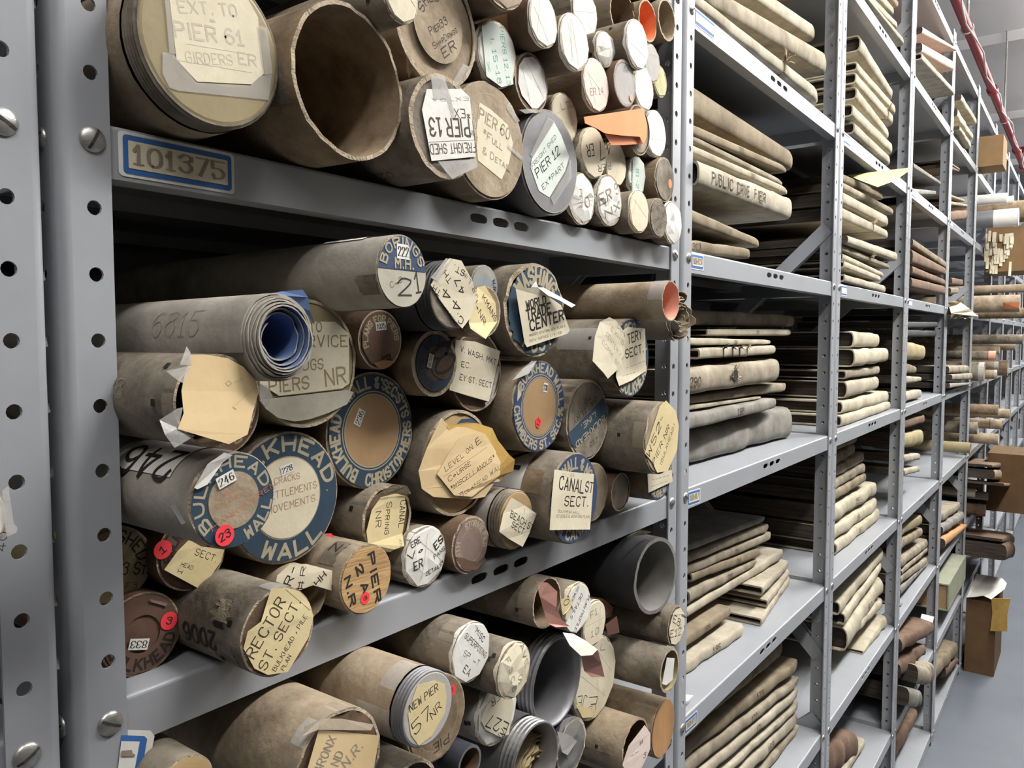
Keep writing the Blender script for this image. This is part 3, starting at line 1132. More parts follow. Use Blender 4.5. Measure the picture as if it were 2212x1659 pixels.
t = Tube('A4', 'large pale tube end lettered SHED Pier 33 Shop Drwgs ER').body('kraft2', inset=.03, wall=.07).cap('kraft2', .94, .003)
t.ring(.60, 0, 'kraft2', lines=[(.60, .59)], name='printed_disc', inks=[T(a2, 'Pier33', 556, 222, 662, 150, 16, .13), T(a2, 'ShopDrwgs', 578, 310, 722, 205, 13, .13), T(a2, 'ER', 640, 365, 716, 305, 19, .15)],
       arcs=[('SHED', .36, 128, .15, True, 78, 3, .14)])
t.sheet('tape_strip', 'film', P(a2, '690,520 760,400 800,420 720,545'))

t = Tube('A5', 'tube in clear film, label FREIGHT SHED upside down').body('grime', ragged=.003)
t.cap('grime', .93, .001)
t.sheet('paper_label', 'white', P(a2, '530,560 745,558 800,610 838,985 560,1012 500,690'), ink='marker', inks=[
    T(a2, 'FREIGHT SHED', 832, 898, 546, 908, 20, .12), T(a2, 'PIER 13', 790, 752, 540, 742, 36, .14), T(a2, 'ON', 828, 822, 796, 822, 10, .12), T(a2, '*EX', 800, 690, 700, 684, 18, .13), T(a2, 'EXTRA', 790, 610, 560, 615, 7, .1)],
    lines=[(a2(520, 895)[:2], a2(830, 880)[:2], .8)])
t.sheet('tape_strip', 'tape', P(a2, '555,480 640,478 680,610 710,740 690,745 655,620 575,625'))
t.sheet('tape_strip', 'tape', P(a2, '600,1015 840,1000 850,1050 730,1105 690,1125 650,1080'))
t.side('pencil_writing', None, 0, 0, 0, 0, [('02901', 236, .95, 1.9, .17, .08, True)], ink='ink')

t = Tube('A6', 'pale tube end reading PIER 60 Full, label askew on ringed lid').body('kraft2', wall=.06).cap('kraft2', .97, .0)
t.ring(.955, 0, 'kraft2', lines=[(.80, .79)], name='lid_ring')
t.sheet('paper_label', 'cream', P(a2, '862,645 935,690 1040,785 1072,900 1045,1030 1000,1130 852,1010 838,850'), ink='pencil', inks=[
    T(a2, 'PIER 60', 856, 745, 1046, 880, 24, .15), T(a2, '*Full', 878, 855, 1000, 945, 16, .15), T(a2, '& Detail', 880, 965, 1048, 1075, 15, .15)])
t.sheet('tape_strip', 'film', P(a2, '1045,640 1115,760 1095,775 1030,680'))
t.sheet('tape_strip', 'film', P(a2, '1040,905 1130,985 1122,1005 1035,925'))

t = Tube('A7', 'grey metal-capped tube with pale green PIER 12 diamond label', 'metal_tube').body('tin', wall=.05, edge='tin', dent=.002).cap('tin', .96, .0)
t.ring(.95, 0, 'tin', lines=[(.955, .94)], name='lid_ring')
t.sheet('paper_label', 'greenish', P(a2, '1330,765 1375,850 1425,985 1400,1075 1300,1242 1235,1200 1182,1050 1190,1000'), ink='ink', inks=[
    T(a2, 'PIER 12', 1228, 1120, 1368, 965, 19, .14), T(a2, 'FREIGHT SHED', 1195, 1062, 1345, 868, 9, .12), T(a2, 'EX*PART', 1262, 1195, 1395, 1050, 11, .13)])
t.sheet('tape_strip', 'film', P(a2, '1290,735 1335,762 1195,990 1180,975'))
t.sheet('tape_strip', 'film', P(a2, '1310,1245 1405,1085 1435,1000 1440,1120 1330,1290'))

t = Tube('A8', 'tube end wrapped in pale green slip reading PIERS 12, 13').body('grime')
t.ngon('paper_wrap', 'white', 9, .96, .05, skirt=.35)
t.sheet('paper_label', 'greenish', P(a2, '875,165 950,140 1028,200 1062,380 1075,530 1000,548 905,480'), ink='greenink', inks=[
    T(a2, 'PIERS 12, 13', 985, 170, 1035, 535, 13, .13), T(a2, 'I. 15-18', 928, 240, 975, 525, 14, .13), T(a2, 'X', 905, 390, 915, 450, 10, .12)])


def plain(key, label, wrap, bodym='grime', n=9, skirt=.2, inks=(), ink='pencil', lines=4, irr=.06, bulge=.014, r=.98, rot=0, **kw):
    t = Tube(key, label, **kw).body(bodym)
    t.ngon('paper_wrap', wrap, n, r, irr, inks, ink, rot, bulge, skirt, lines=lines)
    return t


t = Tube('A9', 'dark-rimmed tube with bright white end paper, right of the PIERS 12, 13 slip').body('bark')
t.cap('brown', .93, 0)
t.ngon('paper_wrap', 'white', 11, .90, .05, bulge=.03, lines=4)
t.sheet('tape_strip', 'film', P(a2, '1110,690 1225,680 1230,705 1150,715'))
t = plain('A10', 'white-capped tube with a small tape tag along its dark side', 'white', 'brown', 10)
t.side('paper_tag', 'tan', 168, 204, 1.0, 2.6, [('-1-', 186, 2.0, 1.4, .22, .12, False)], ink='ink')
t = plain('A11', 'tube overhanging the top edge of the frame, dark underside only', 'kraft2', 'brown')
t = plain('A13', 'white-papered tube with crossing creases, below the one cut by the frame top', 'white', 'bark', 10, lines=6)
t = plain('A14', 'white-wrapped tube tucked behind the creased white end, near top of shelf', 'white')
t = Tube('A15', 'open cardboard tube with torn rim, leftmost of the three open ones at upper right').body('kraft', open_=True, wall=.07, ragged=.004, inner='kraft')
t.sheet('torn_flap', 'edge', P(a2, '1805,15,3 1830,20,14 1835,75,10 1815,60,2'))
t = plain('A16', 'bright white tube end between the open tubes and the crumpled one', 'white', 'grime', 11)
t = Tube('A17', 'open tube lined with orange paper, between two other open tubes').body('kraft', open_=True, wall=.09, ragged=.003, inner='orange')
t = Tube('A18', 'open cardboard tube against the right-hand upright, topmost and rightmost').body('kraft', open_=True, wall=.11, ragged=.003, inner='kraft2')
t = plain('A19', 'small tube end bundled in crumpled clear film over white paper', 'white', 'grime', 8, .3, irr=.15, bulge=.16, lines=5)
t.ngon('film_wrap', 'film', 7, .95, .2, bulge=.15)
t = plain('A20', 'pale tube end under the film-bundled one, faint brown writing', 'blush', 'bark', 10, ink='faint', inks=[T(a2, 'ER 14', 1560, 600, 1640, 590, 14, .12)])
t = Tube('A21', 'smooth grey tube end with a small pink spot near its rim').body('redbrown').cap('grey', .95, 0)
t.dot(*a2(1815, 615)[:2], 7, m='salmon')
t.ring(.93, .90, 'kraft2', name='lid_ring', inks=[T(a2, 'EA', 1775, 440, 1805, 450, 9, .12)])
t = plain('A22', 'glaring white tube end right of the smooth grey one', 'white', 'kraft', 10)
t = plain('A23', 'greyish papered tube end half hidden behind, near right upright', 'grey', 'grime', 8)
t = plain('A24', 'small olive-tinged wrapped tube deepest beside the right upright', 'sheet', 'grime', 7, irr=.15)
t = plain('A25', 'cream tube end with scrawl above the grey metal lid', 'cream', 'kraft', 11, inks=[T(a2, 'LTO', 1375, 690, 1450, 670, 13, .12)])
t = Tube('A27', 'lidded tube with an orange sheet stuck over its end').body('brown', wall=.06).cap('kraft2', .93, .001)
t.ring(.92, .88, 'ink', name='lid_ring')
q27 = TD['A27'][3]
loose('paper_sheet', 'bright orange folded sheet jutting across the tube ends', 'paper', 'orange', [
    (*a2(1518, 735)[:2], q27 -0.750), (*a2(1700, 708)[:2], q27 -0.461), (*a2(1892, 680)[:2], q27 -0.156), (*a2(1915, 780)[:2], q27 -0.120), (*a2(1912, 865)[:2], q27 -0.125),
    (*a2(1890, 905)[:2], q27 -0.160), (*a2(1870, 860)[:2], q27 -0.191), (*a2(1750, 852)[:2], q27 -0.382), (*a2(1650, 838)[:2], q27 -0.541), (*a2(1600, 808)[:2], q27 -0.620), (*a2(1525, 775)[:2], q27 -0.739)], plane=((*a2(1518, 735)[:2], q27 - .75), (*a2(1892, 680)[:2], q27 - .15), (*a2(1890, 905)[:2], q27 - .2)))
loose('paper_sheet', 'lower fold of orange paper under the jutting sheet', 'paper', 'orange', [
    (*a2(1650, 842)[:2], q27 -0.441), (*a2(1750, 856)[:2], q27 -0.282), (*a2(1868, 862)[:2], q27 -0.095), (*a2(1886, 904)[:2], q27 -0.066), (*a2(1770, 912)[:2], q27 -0.250), (*a2(1690, 912)[:2], q27 -0.377)], plane=((*a2(1600, 842)[:2], q27 - .46), (*a2(1868, 862)[:2], q27 - .10), (*a2(1770, 912)[:2], q27 - .22)))
t = plain('A28', 'white oval tube end right of the orange sheet', 'white', 'grime', 12, .3)
t = Tube('A29', 'cream tube end marked 17 ER PIER upside down').body('grime')
t.ngon('paper_wrap', 'cream', 12, .99, .04, skirt=.35, ink='ink', inks=[T(a2, 'PIER', 1683, 1022, 1605, 1040, 14, .11), T(a2, '17', 1662, 865, 1598, 905, 36, .09), T(a2, 'ER', 1572, 905, 1532, 912, 24, .11)])
t = plain('A30', 'cream tube end partly hidden, below the orange sheet', 'cream', 'kraft', 10)
t = Tube('A31', 'small tube end with green-lettered slip PIERS 81-2').body('grime')
t.ngon('paper_wrap', 'white', 10, .97, .05, skirt=.3)
t.sheet('paper_label', 'greenish', P(a2, '1825,1010 1862,985 1895,1030 1905,1110 1890,1205 1820,1205'), ink='greenink', inks=[
    T(a2, 'PIERS', 1815, 1060, 1815, 1200, 9, .13), T(a2, '81-2', 1845, 1060, 1845, 1180, 13, .13)])
t = Tube('A32', 'bark-brown tube with a red-orange sticker by the right upright').body('bark', wall=.08, ragged=.004).cap('grey', .93, .0005)
t.ring(.92, 0, 'grime', name='lid_disc')
t.dot(*a2(2060, 1155)[:2], 10, m='orange', squash=.9)
t = plain('A33', 'crumpled white tube end lettered PER 0, on the shelf right of the grey lid', 'white', 'brown', 8, .28, irr=.14, bulge=.12, inks=[T(a2, 'PER', 1475, 1190, 1480, 1300, 12), T(a2, '0', 1515, 1300, 1545, 1300, 20)])
t = plain('A34', 'larger ragged white tube end lettered ER 9 on the shelf', 'white', 'grime', 8, .28, irr=.16, bulge=.10, inks=[T(a2, 'ER 9', 1620, 1290, 1735, 1210, 22), T(a2, 'NX', 1655, 1370, 1740, 1310, 16)])
t = plain('A35', 'plain cream tube end on the shelf, left of the brown CANAL end', 'cream', 'grime', 10)
t = Tube('A36', 'brown tube end scrawled PIER CANAL ST').body('grime').cap('brown', .94, 0)
t.ring(.93, 0, 'grime', name='lid_disc', inks=[T(a2, 'PIER', 1945, 1345, 2020, 1300, 8), T(a2, 'CANAL ST', 1940, 1415, 2035, 1350, 8), T(a2, 'STAPLETON', 1950, 1470, 2040, 1405, 7)])
t = plain('A37', 'crumpled whitish tube end, last on the shelf before the right upright', 'white', 'grime', 8, .28, irr=.14, bulge=.12)

# ================================================================== middle shelf
t = Tube('B1', 'long grey tube tagged 222 under BORINGS lettering', yaw=2, pitch=-1).body('roll', wall=.05)
t.ring(.97, 0, 'dirty', name='end_paper', inks=[T(b4, '2', 345, 395, 425, 395, 36, .12), T(b4, '1', 455, 380, 485, 375, 44, .1), T(b4, 'C~3', 300, 350, 370, 310, 12, .1)])
y = t.next()
mb = MB()
ps = [(t.R * .955 * math.cos(math.radians(a)), t.R * .955 * math.sin(math.radians(a))) for a in range(2, 179, 8)]
mb.fan([(x, y, z) for x, z in ps], 0, True)
fb = lambda a, b: (a, y - .0003, b)
write_arc(mb, 'BORINGS', (0, 0), t.R * .68, 90, t.R * .24, t.R * .055, fb, 1, True, 150)
write(mb, 'M.H.', (-t.R * .30, t.R * .08), (t.R * .42, t.R * .08), t.R * .26, t.R * .055, fb, 1)
mb.build('printed_label', ['blue', 'buff'], t.o)
t.layer += 1
t.number(*b4(375, 125)[:2], 40, 32, -1, '222')
t.side('printed_tag', 'white', 84, 116, 1.0, 2.6, [('222', 98, 1.2, 2.3, .20, .14, True)])
t.side('paper_strip', 'grime', 188, 220, .05, .75, ragged=.2)

t = Tube('B2', 'screw-capped tube with cream slip 44th 47th ST').body('black', neck=(4, .55), neckm='black', capm='grime')
t.sheet('paper_label', 'cream', P(b4, '660,165,3 735,180,4 800,300,4 835,400,3 800,520,3 740,600,3 690,545,2 600,420,1 545,330,1 590,260,2'), ink='ink', inks=[
    T(b4, '47', 740, 370, 700, 280, 16, .15), T(b4, 'TH', 660, 300, 625, 240, 13, .14), T(b4, 'ST.', 735, 245, 675, 205, 13, .14), T(b4, '44', 720, 465, 620, 345, 18, .15), T(b4, 'TH', 600, 370, 560, 330, 12, .14),
    T(b4, 'C.', 735, 540, 700, 505, 16, .14), T(b4, 'N.R. LIM', 830, 400, 735, 245, 10, .12), T(b4, 'including', 700, 565, 585, 415, 8, .10)])
t.sheet('tape_strip', 'tape', P(b4, '545,285,1 640,165,2 680,175,3 590,310,2'))
t = Tube('B3', 'tube behind a yellow slip reading KMANS and M+NR').body('kraft')
t.cap('kraft', .93, 0)
t.sheet('paper_label', 'yellow', P(b4, '835,345,3 880,335,3 945,440,2 955,560,1 885,665,9 855,650,8 790,600,7 780,565,6 800,440,5'), ink='ink', inks=[
    T(b4, 'KMANS', 842, 415, 935, 560, 13, .14), T(b4, 'M+NR', 775, 420, 850, 580, 14, .14)])
t = Tube('B4', 'small blue-grey lid lettered SAVING, tucked behind the slips').body('grime', wall=.06).cap('bluegrey', .94, 0)
t.ring(.93, 0, 'bluegrey', name='printed_label', arcs=[('SAVING', .60, 88, .24, True, 105), ('N.R.', .60, 5, .2, True, 45, 3)])
t = Tube('B5', 'tall tube end with yellow WORLD TRADE CENTER note', yaw=-5).body('grime', ragged=.004)
t.ring(.97, 0, 'teal', name='printed_label', arcs=[('WASHING', .58, 90, .30, True, 110), ('POST', .62, -85, .26, False, 70)], ragged=.1)
t.sheet('paper_label', 'cream', P(b4, '1070,355,5 1200,345,7 1300,420,5 1350,455,4 1405,610,3 1390,632,3 1140,715,3 1125,690,3'), ink='ink', inks=[
    T(b4, 'WORLD', 1118, 482, 1235, 445, 17, .2), T(b4, 'TRADE', 1122, 550, 1268, 500, 21, .2), T(b4, 'CENTER', 1145, 615, 1350, 545, 22, .2), T(b4, 'MISSED STATION, GEN. PLAN &', 1140, 650, 1360, 590, 5, .12), T(b4, 'GEN. NOTES 1/4/68', 1140, 685, 1340, 630, 5, .12)])
t.sheet('torn_flap', 'white', P(b4, '1205,345,5 1240,345,6 1440,455,13 1415,470,19 1340,425,15 1270,395,12'))
t.sheet('torn_flap', 'white', P(b4, '1165,345,1 1195,305,1 1210,345,1'))
t = Tube('B6', 'thin roll lined with salmon paper, end poking out before the right upright', 'paper_roll', 'roll').body('kraft2', open_=True, wall=.06, ragged=.004, inner='salmon')
t.side('tape_strip', 'tape', 100, 178, .0, .8)


def spiral_roll(t, r0, r1, turns, m, inner, tele=.0, wob=.03, ydir=0.0, L=14.0, jag=.003, th=.0009, pw=1.0, edge='edge'):
    """rolled sheets: one winding sheet from radius r0 to r1 (fractions of the tube radius), tele pushes the inner turns forward"""
    rng, R = t.rng, t.R
    n = int(turns * 30)
    f, b, mid = [], [], []
    for i in range(n + 1):
        u = i / n
        a = u * turns * 2 * math.pi + ydir
        r = R * (r0 + (r1 - r0) * u ** pw) * (1 + wob * noise.noise(Vector((math.cos(a) * 1.5, math.sin(a) * 1.5, u * turns))))
        y = -tele * R * min(1 - u, 1.6 * u) + jag * noise.noise(Vector((a * 1.7, t.px_m * 100, 2)))
        f.append((r * math.cos(a), y, r * math.sin(a)))
        mid.append((r * math.cos(a), y + .05, r * math.sin(a)))
        b.append((r * math.cos(a), L * U, r * math.sin(a)))

    def off(row, d):
        o = []
        for p in row:
            l = math.hypot(p[0], p[2]) or 1e-9
            o.append((p[0] * (1 + d / l), p[1], p[2] * (1 + d / l)))
        return o
    mb = MB()
    mb.grid([off(f, th), off(mid, th), off(b, th)], 0, True, False, True)
    mb.grid([f, mid, b], 1, True)
    mb.grid([f, off(f, th)], 2, False)
    mb.build('rolled_sheet', [m, inner, edge], t.o)


t = Tube('B7', 'scruffy dark roll of curling sheets behind the salmon-lined roll', 'paper_roll', 'roll')
spiral_roll(t, .25, 1.0, 4.5, 'greycanvas', 'tancanvas', .15, .10, 1.0, jag=.02)
t = Tube('B8', 'tube under two notes, CONV EXHIBIT CENTER and BATTERY SECT').body('grime', ragged=.004)
t.ring(.97, .5, 'teal', 'kraft', name='printed_label', arcs=[('SEC. WALL', .62, 60, .26, True, 110), ('BULKHEAD', .66, -70, .26, False, 110)])
t.sheet('paper_label', 'cream', P(b4, '1700,640,2 1760,590,2 1870,600,2 1875,860,2 1790,920,3 1710,955,3 1690,900,2'), ink='ink', inks=[
    T(b4, 'TERY', 1755, 695, 1840, 660, 20, .16), T(b4, 'SECT.', 1740, 785, 1850, 745, 18, .16), T(b4, '~~~~~', 1740, 850, 1860, 805, 6, .1), T(b4, '~~~~', 1720, 900, 1800, 875, 6, .1)])
t.sheet('paper_slip', 'cream', P(b4, '1590,560,8 1650,530,9 1690,550,8 1740,620,7 1745,720,6 1725,830,6 1640,910,8 1610,870,9 1545,800,10 1560,650,9'), ink='pencil', inks=[
    T(b4, 'CONV.', 1660, 590, 1740, 680, 9, .12), T(b4, 'EXHIBIT', 1620, 610, 1730, 735, 9, .12), T(b4, 'CENTER / AR', 1585, 640, 1715, 820, 9, .12), T(b4, 'COMM. SER', 1560, 690, 1690, 865, 9, .12)])
t.side('tape_strip', 'tape', 132, 168, .5, 1.6)

t = Tube('B9', 'blueprint roll, blue inside, grey back pencilled 6815', 'paper_roll', 'roll', yaw=3, pitch=-1)
spiral_roll(t, .40, 1.0, 8.2, 'roll', 'blueprint', .46, .014, 2.2, th=.0009, pw=.62, edge='roll', jag=.0022)
t.side('pencil_writing', None, 0, 0, 0, 0, [('6815', 176, 3.3, 1.5, .62, .04, False)], ink='pencil')
t.sheet('blueprint_corner', 'blueprint', P(b3, '1150,540,-14 1260,520,-12 1395,508,-6 1430,560,-4 1445,650,-3 1475,740,-3 1440,690,-6 1350,610,-9 1260,560,-12'))

t = Tube('B10', 'big olive tube end with SERVICE PIERS NR label behind the blueprint roll').body('olive', wall=.05).cap('olive', .96, .001)
t.sheet('paper_label', 'cream', P(b3, '1150,720 1610,722 1700,800 1705,1130 1660,1165 1240,1215 1110,1130'), ink='olive', inks=[
    T(b3, 'TO', 1440, 790, 1520, 785, 20, .16), T(b3, 'SERVICE', 1290, 890, 1690, 885, 24, .15), T(b3, 'BLDGS', 1300, 1050, 1530, 1035, 22, .14), T(b3, 'PIERS', 1175, 1195, 1435, 1165, 26, .15), T(b3, 'NR', 1550, 1150, 1680, 1125, 36, .13)],
    lines=[(b3(1100, 1230)[:2], b3(1700, 1165)[:2], .8)])
t.sheet('end_paper', 'dirty', P(b3, '1105,1240 1240,1225 1690,1175 1735,1190 1690,1270 1560,1330 1440,1370 1340,1385 1230,1360 1150,1300'))
t.sheet('tape_strip', 'film', P(b3, '1110,1130 1160,1145 1195,1215 1150,1290 1110,1240'))

t = Tube('B11', 'tube with a glowing manila paper disc half detached, left upright side').body('grime', open_=True, wall=.06, ragged=.004, inner='kraft')
t.sheet('manila_disc', 'manila', P(b3, '640,940,16.3 750,940,13.0 900,965,8.4 1000,1020,5.2 1085,1115,2.3 1102,1190,1.5 1060,1340,3.3 1030,1470,4.7 905,1535,8.7 685,1470,15.0 565,1435,18.4 605,1330,16.8 590,1180,16.8'), ink='faint', inks=[T(b3, 'o', 820, 1165, 870, 1165, 30, .05), T(b3, '~', 890, 1135, 970, 1105, 10, .08)], lines=[(b3(890, 1280)[:2], b3(1090, 1135)[:2], .7), (b3(880, 1285)[:2], b3(905, 1300)[:2], 3)])
t.sheet('tape_strip', 'film', P(b3, '625,885,16 650,925,16 660,1010,15 600,1130,18 565,1110,20 490,1050,22 580,1010,20'))
t.sheet('tape_strip', 'film', P(b3, '445,1375,20 560,1300,19 600,1290,17 570,1430,17 680,1480,12 545,1560,18 480,1470,22'))
t.side('pencil_writing', None, 0, 0, 0, 0, [('#2', 176, 3.0, 2.4, .35, .05, False), ('8', 178, 2.3, 2.0, .42, .05, False)], ink='pencil')
t = Tube('B12', 'brown disc lettered NR below the manila-covered tube').body('redbrown', wall=.05).cap('redbrown', .95, 0)
t.ring(.93, .45, 'redbrown', name='printed_label', arcs=[('N.R.', .60, -52, .24, True, 45)])

t = Tube('B13', 'dark brown tube end tagged 1025, PLANS FOR PIER around the rim').body('brown', wall=.06).cap('redbrown', .95, 0)
t.ring(.90, .55, 'brown', 'redbrown', name='printed_label', arcs=[('PLANS FOR PIERS', .62, 100, .20, True, 200, 2), ('ER', .60, -70, .30, False, 32, 3)], ragged=.05)
t.number(*b4(238, 585)[:2], 31, 18, 6, '1025')
t.sheet('torn_patch', 'plywood', P(b4, '195,815 250,795 310,800 335,765 345,760 320,810 260,850 225,845'))
t = Tube('B14', 'brown tube end with big figure 8 and tag 838').body('kraft', wall=.14, inset=.03).cap('brown', .87, .0)
t.ring(.84, .5, 'teal', 'brown', name='printed_label', arcs=[('WALL', .55, 100, .22, True, 70, 3), ('BULKHEAD', .56, 215, .2, False, 90, 3)])
t.ring(.50, 0, 'brown', name='printed_disc', c=(t.R * .30, 0), inks=[T(b4, '8', 590, 905, 705, 815, 58, .13)])
t.number(*b4(543, 800)[:2], 30, 15, 72, '838')
t = Tube('B15', 'tube behind a pale yellow note V. WASH. MKT').body('brown', wall=.05).cap('brown', .95, 0)
t.sheet('paper_label', 'cream', P(b4, '700,670,4 820,680,3 975,740,2 945,880,2 905,1052,3 780,1020,3 660,980,5 690,800,5'), ink='ink', inks=[
    T(b4, 'V. WASH. MKT.', 705, 740, 945, 830, 12, .12), T(b4, 'EC.', 710, 835, 770, 845, 11, .12), T(b4, 'EY ST. SECT.', 700, 915, 915, 970, 12, .12)])
t.sheet('tape_strip', 'tape', P(b4, '880,1060,3 910,1045,3 960,830,2 975,840,2 930,1030,3 890,1085,2'))
t = Tube('B16', 'large blue-ringed end tagged 236, lettered CHRISTOPHER STS').body('grime', wall=.05).cap('kraft', .96, .0)
t.ring(.96, .62, 'teal', 'tan', name='printed_label', lines=[(.68, .66), (.635, .615)], arcs=[('BULKHEAD', .74, 200, .19, True, 84), ('WALL', .74, 114, .19, True, 42), ("&'SEC:S'TS", .74, 49, .17, True, 72), ('CHRISTOPHERS', .75, -48, .18, False, 106)])
t.number(*b4(105, 1150)[:2], 36, 20, 62, '236')
t = Tube('B17', 'blue-ringed end tagged 238, BULKHEAD WALL CHAMBERS ST SEC').body('kraft2', ragged=.005)
t.ring(.965, .62, 'blue', 'tan', name='printed_label', lines=[(.70, .68), (.65, .63)], arcs=[('BULKHEAD WALL &', .75, 65, .18, True, 168), ('CHAMBERS ST. SEC. &', .75, 265, .18, False, 178)])
t.number(*b4(1255, 965)[:2], 16, 20, -12, '238')
t.dot(*b4(1210, 1180)[:2], 12, '12', 60, squash=.8)
t.sheet('torn_flap', 'white', P(b4, '1120,845,3 1170,800,5 1200,800,4 1150,880,2 1050,920,1'))
t.sheet('torn_flap', 'cream', P(b4, '1085,960,1 1110,955,4 1105,1010,3 1080,1050,1'))
t = Tube('B18', 'round lid with blue band BULKHEAD LINE 213 upside down').body('grime', wall=.06).cap('grime', .95, 0)
t.ring(.93, 0, 'grime', name='lid_disc', inks=[T(b4, 'BATTERY', 1565, 1020, 1425, 1165, 13, .12), T(b4, 'TO', 1530, 1010, 1490, 1045, 9, .12), T(b4, '213', 1575, 1270, 1525, 1310, 10, .14)])
t.sheet('blue_band', 'teal', P(b4, '1395,1250 1610,1030 1645,1090 1640,1140 1440,1340 1410,1310'), ink='buff', inks=[T(b4, 'LINE.', 1560, 1115, 1475, 1195, 12, .2), T(b4, 'BULKHEAD', 1615, 1135, 1440, 1305, 12, .2)])
t = Tube('B19', 'tube with yellow W52nd St PIER NR slip beside the right upright').body('grime', ragged=.003)
t.cap('kraft2', .95, 0)
t.sheet('paper_label', 'yellow', P(b4, '1960,1080 2000,1045 2060,1110 2078,1200 2068,1350 2010,1480 1945,1490 1910,1420 1868,1370'), ink='ink', inks=[
    T(b4, 'W52', 1895, 1400, 1970, 1205, 18, .12), T(b4, 'nd St.', 1945, 1200, 1985, 1150, 6, .14), T(b4, 'PIER NR', 1925, 1445, 2022, 1215, 13, .13), T(b4, '(BULKHEAD)', 1968, 1450, 2055, 1200, 9, .12)])
t.side('tape_strip', 'glue', 150, 190, 0, .35)
t = Tube('B20', 'blue-edged tube with a cream note, lowest beside the right upright').body('grime', ragged=.003)
t.ring(.97, .5, 'blue', 'kraft', name='printed_label', arcs=[('BULKHEAD WALL', .62, -70, .25, False, 150)])
t.sheet('paper_label', 'cream', P(b4, '1885,1500,2 1945,1490,2 2035,1475,2 2040,1545,2 1890,1615,2'), inks=[T(b4, '~~~~~', 1900, 1540, 2010, 1510, 5, .1), T(b4, '~~~~', 1900, 1580, 2000, 1545, 5, .1)])
t = Tube('B21', 'small plain brown tube end on the shelf near the right upright').body('brown', wall=.08, ragged=.003).cap('grime', .9, .001)
t = Tube('B22', 'buff tube end peeping out behind the CANAL ST note').body('kraft2', wall=.05).cap('kraft2', .95, 0)
t = Tube('B23', 'tube faced with a large CANAL ST. SECT. note').body('grime', ragged=.004)
t.ring(.97, .55, 'blue', 'kraft', name='printed_label', arcs=[('WALL & NO', .66, 78, .22, True, 95), ('& CANAL', .68, -90, .22, False, 95)])
t.sheet('paper_label', 'cream', P(b6, '1435,345,2 1540,360,3 1655,370,3 1645,500,3 1632,678,4 1408,682,3 1420,500,3'), ink='ink', inks=[
    T(b6, 'CANAL', 1445, 450, 1580, 475, 26, .13), T(b6, 'ST.', 1590, 465, 1640, 475, 22, .13), T(b6, 'SECT.', 1475, 545, 1605, 548, 20, .13), T(b6, 'BULKHEAD WALL', 1440, 580, 1560, 590, 5, .1), T(b6, 'STUDIES & WORKING PLAN', 1430, 610, 1610, 612, 6, .1), T(b6, '21-21', 1465, 380, 1530, 380, 5, .1)])
t.side('printed_tag', 'white', 96, 165, .75, 2.2, [('2', 138, 1.55, .95, .75, .16, False)])
t = Tube('B24', 'tube under a big torn golden paper, LEVEL ON E Course').body('grime', wall=.06, ragged=.003).cap('goldcap', .94, .002)
t.sheet('blue_scrap', 'blue', P(b4, '690,1205 735,1160 800,1155 850,1195 770,1190'))
t.sheet('paper_label', 'gold', P(b4, '640,1200,5 770,1180,4 830,1185,3 925,1215,3 960,1290,4 1030,1380,12 1065,1410,14 1055,1480,12 1000,1510,8 975,1545,6 910,1530,5 700,1300,4'))
t.sheet('paper_label', 'manila', P(b4, '610,1150,6 660,1205,4 760,1210,4 880,1250,4 940,1345,4 985,1440,6 970,1545,6 940,1550,5 880,1640,4 790,1655,4 690,1650,4 560,1640,4 490,1590,4 470,1480,5 520,1340,6'))
t.sheet('paper_slip', 'manila', P(b4, '720,1275,6 810,1245,6 915,1310,6 985,1440,8 970,1510,8 890,1570,6 800,1640,6 690,1630,6 585,1500,6 640,1400,6'), ink='marker', inks=[
    T(b4, 'LEVEL ON', 605, 1480, 775, 1340, 11, .11), T(b4, 'E', 800, 1320, 828, 1295, 15, .12), T(b4, 'Course', 625, 1545, 755, 1440, 12, .11), T(b4, '*MISCELLANOUS*', 640, 1600, 905, 1400, 10, .12), T(b4, 'BulkHead WALL', 700, 1640, 965, 1440, 11, .09), T(b4, '(OLD)', 800, 1640, 890, 1580, 11, .1)],
    lines=[(b4(595, 1510)[:2], b4(860, 1330)[:2], .6), (b4(650, 1590)[:2], b4(880, 1420)[:2], .6)])
t = Tube('B25', 'biggest blue-ringed end tagged 228, BULKHEAD WALL, SETTLEMENTS').body('grime', wall=.04)
t.ring(.965, .62, 'teal', 'cream', name='printed_label', lines=[(.63, .61)], arcs=[('BULKHEAD', .72, 98, .21, True, 175), ('WALL', .70, -84, .22, False, 76), ('.', .76, 0, .1, True)],
       inks=[])
t.ring(.61, 0, 'cream', name='printed_disc', ink='faint', inks=[T(b5, 'CRACKS', 1640, 460, 1790, 425, 13, .13), T(b5, 'SETTLEMENTS', 1590, 560, 1890, 480, 15, .13), T(b5, 'MOVEMENTS.', 1600, 640, 1895, 555, 15, .13)])
t.number(*b5(1715, 368)[:2], 33, 20, 12, '228')
t = Tube('B26', 'blue-ringed end tagged 246 with red sticker 23').body('roll', ragged=.005)
t.ring(.965, .60, 'teal', 'kraft2', name='printed_label', arcs=[('BULKHEAD', .70, 118, .21, True, 205), ('WALL', .70, -40, .22, False, 62)])
t.ring(.59, 0, 'kraft2', name='printed_disc', ink='rust', inks=[T(b5, 'Upp', 1290, 550, 1400, 520, 13, .1), T(b5, 'Flamer', 1300, 615, 1460, 525, 12, .1), T(b5, 'Hanksumren', 1270, 740, 1640, 470, 14, .1)])
t.sheet('torn_flap', 'white', P(b5, '1160,480,1 1240,340,4 1340,270,3 1390,285,1 1330,330,1 1240,460,1 1180,490,1'))
t.sheet('torn_flap', 'white', P(b5, '1020,590,2 1050,588,6 1110,690,4 1085,700,2'))
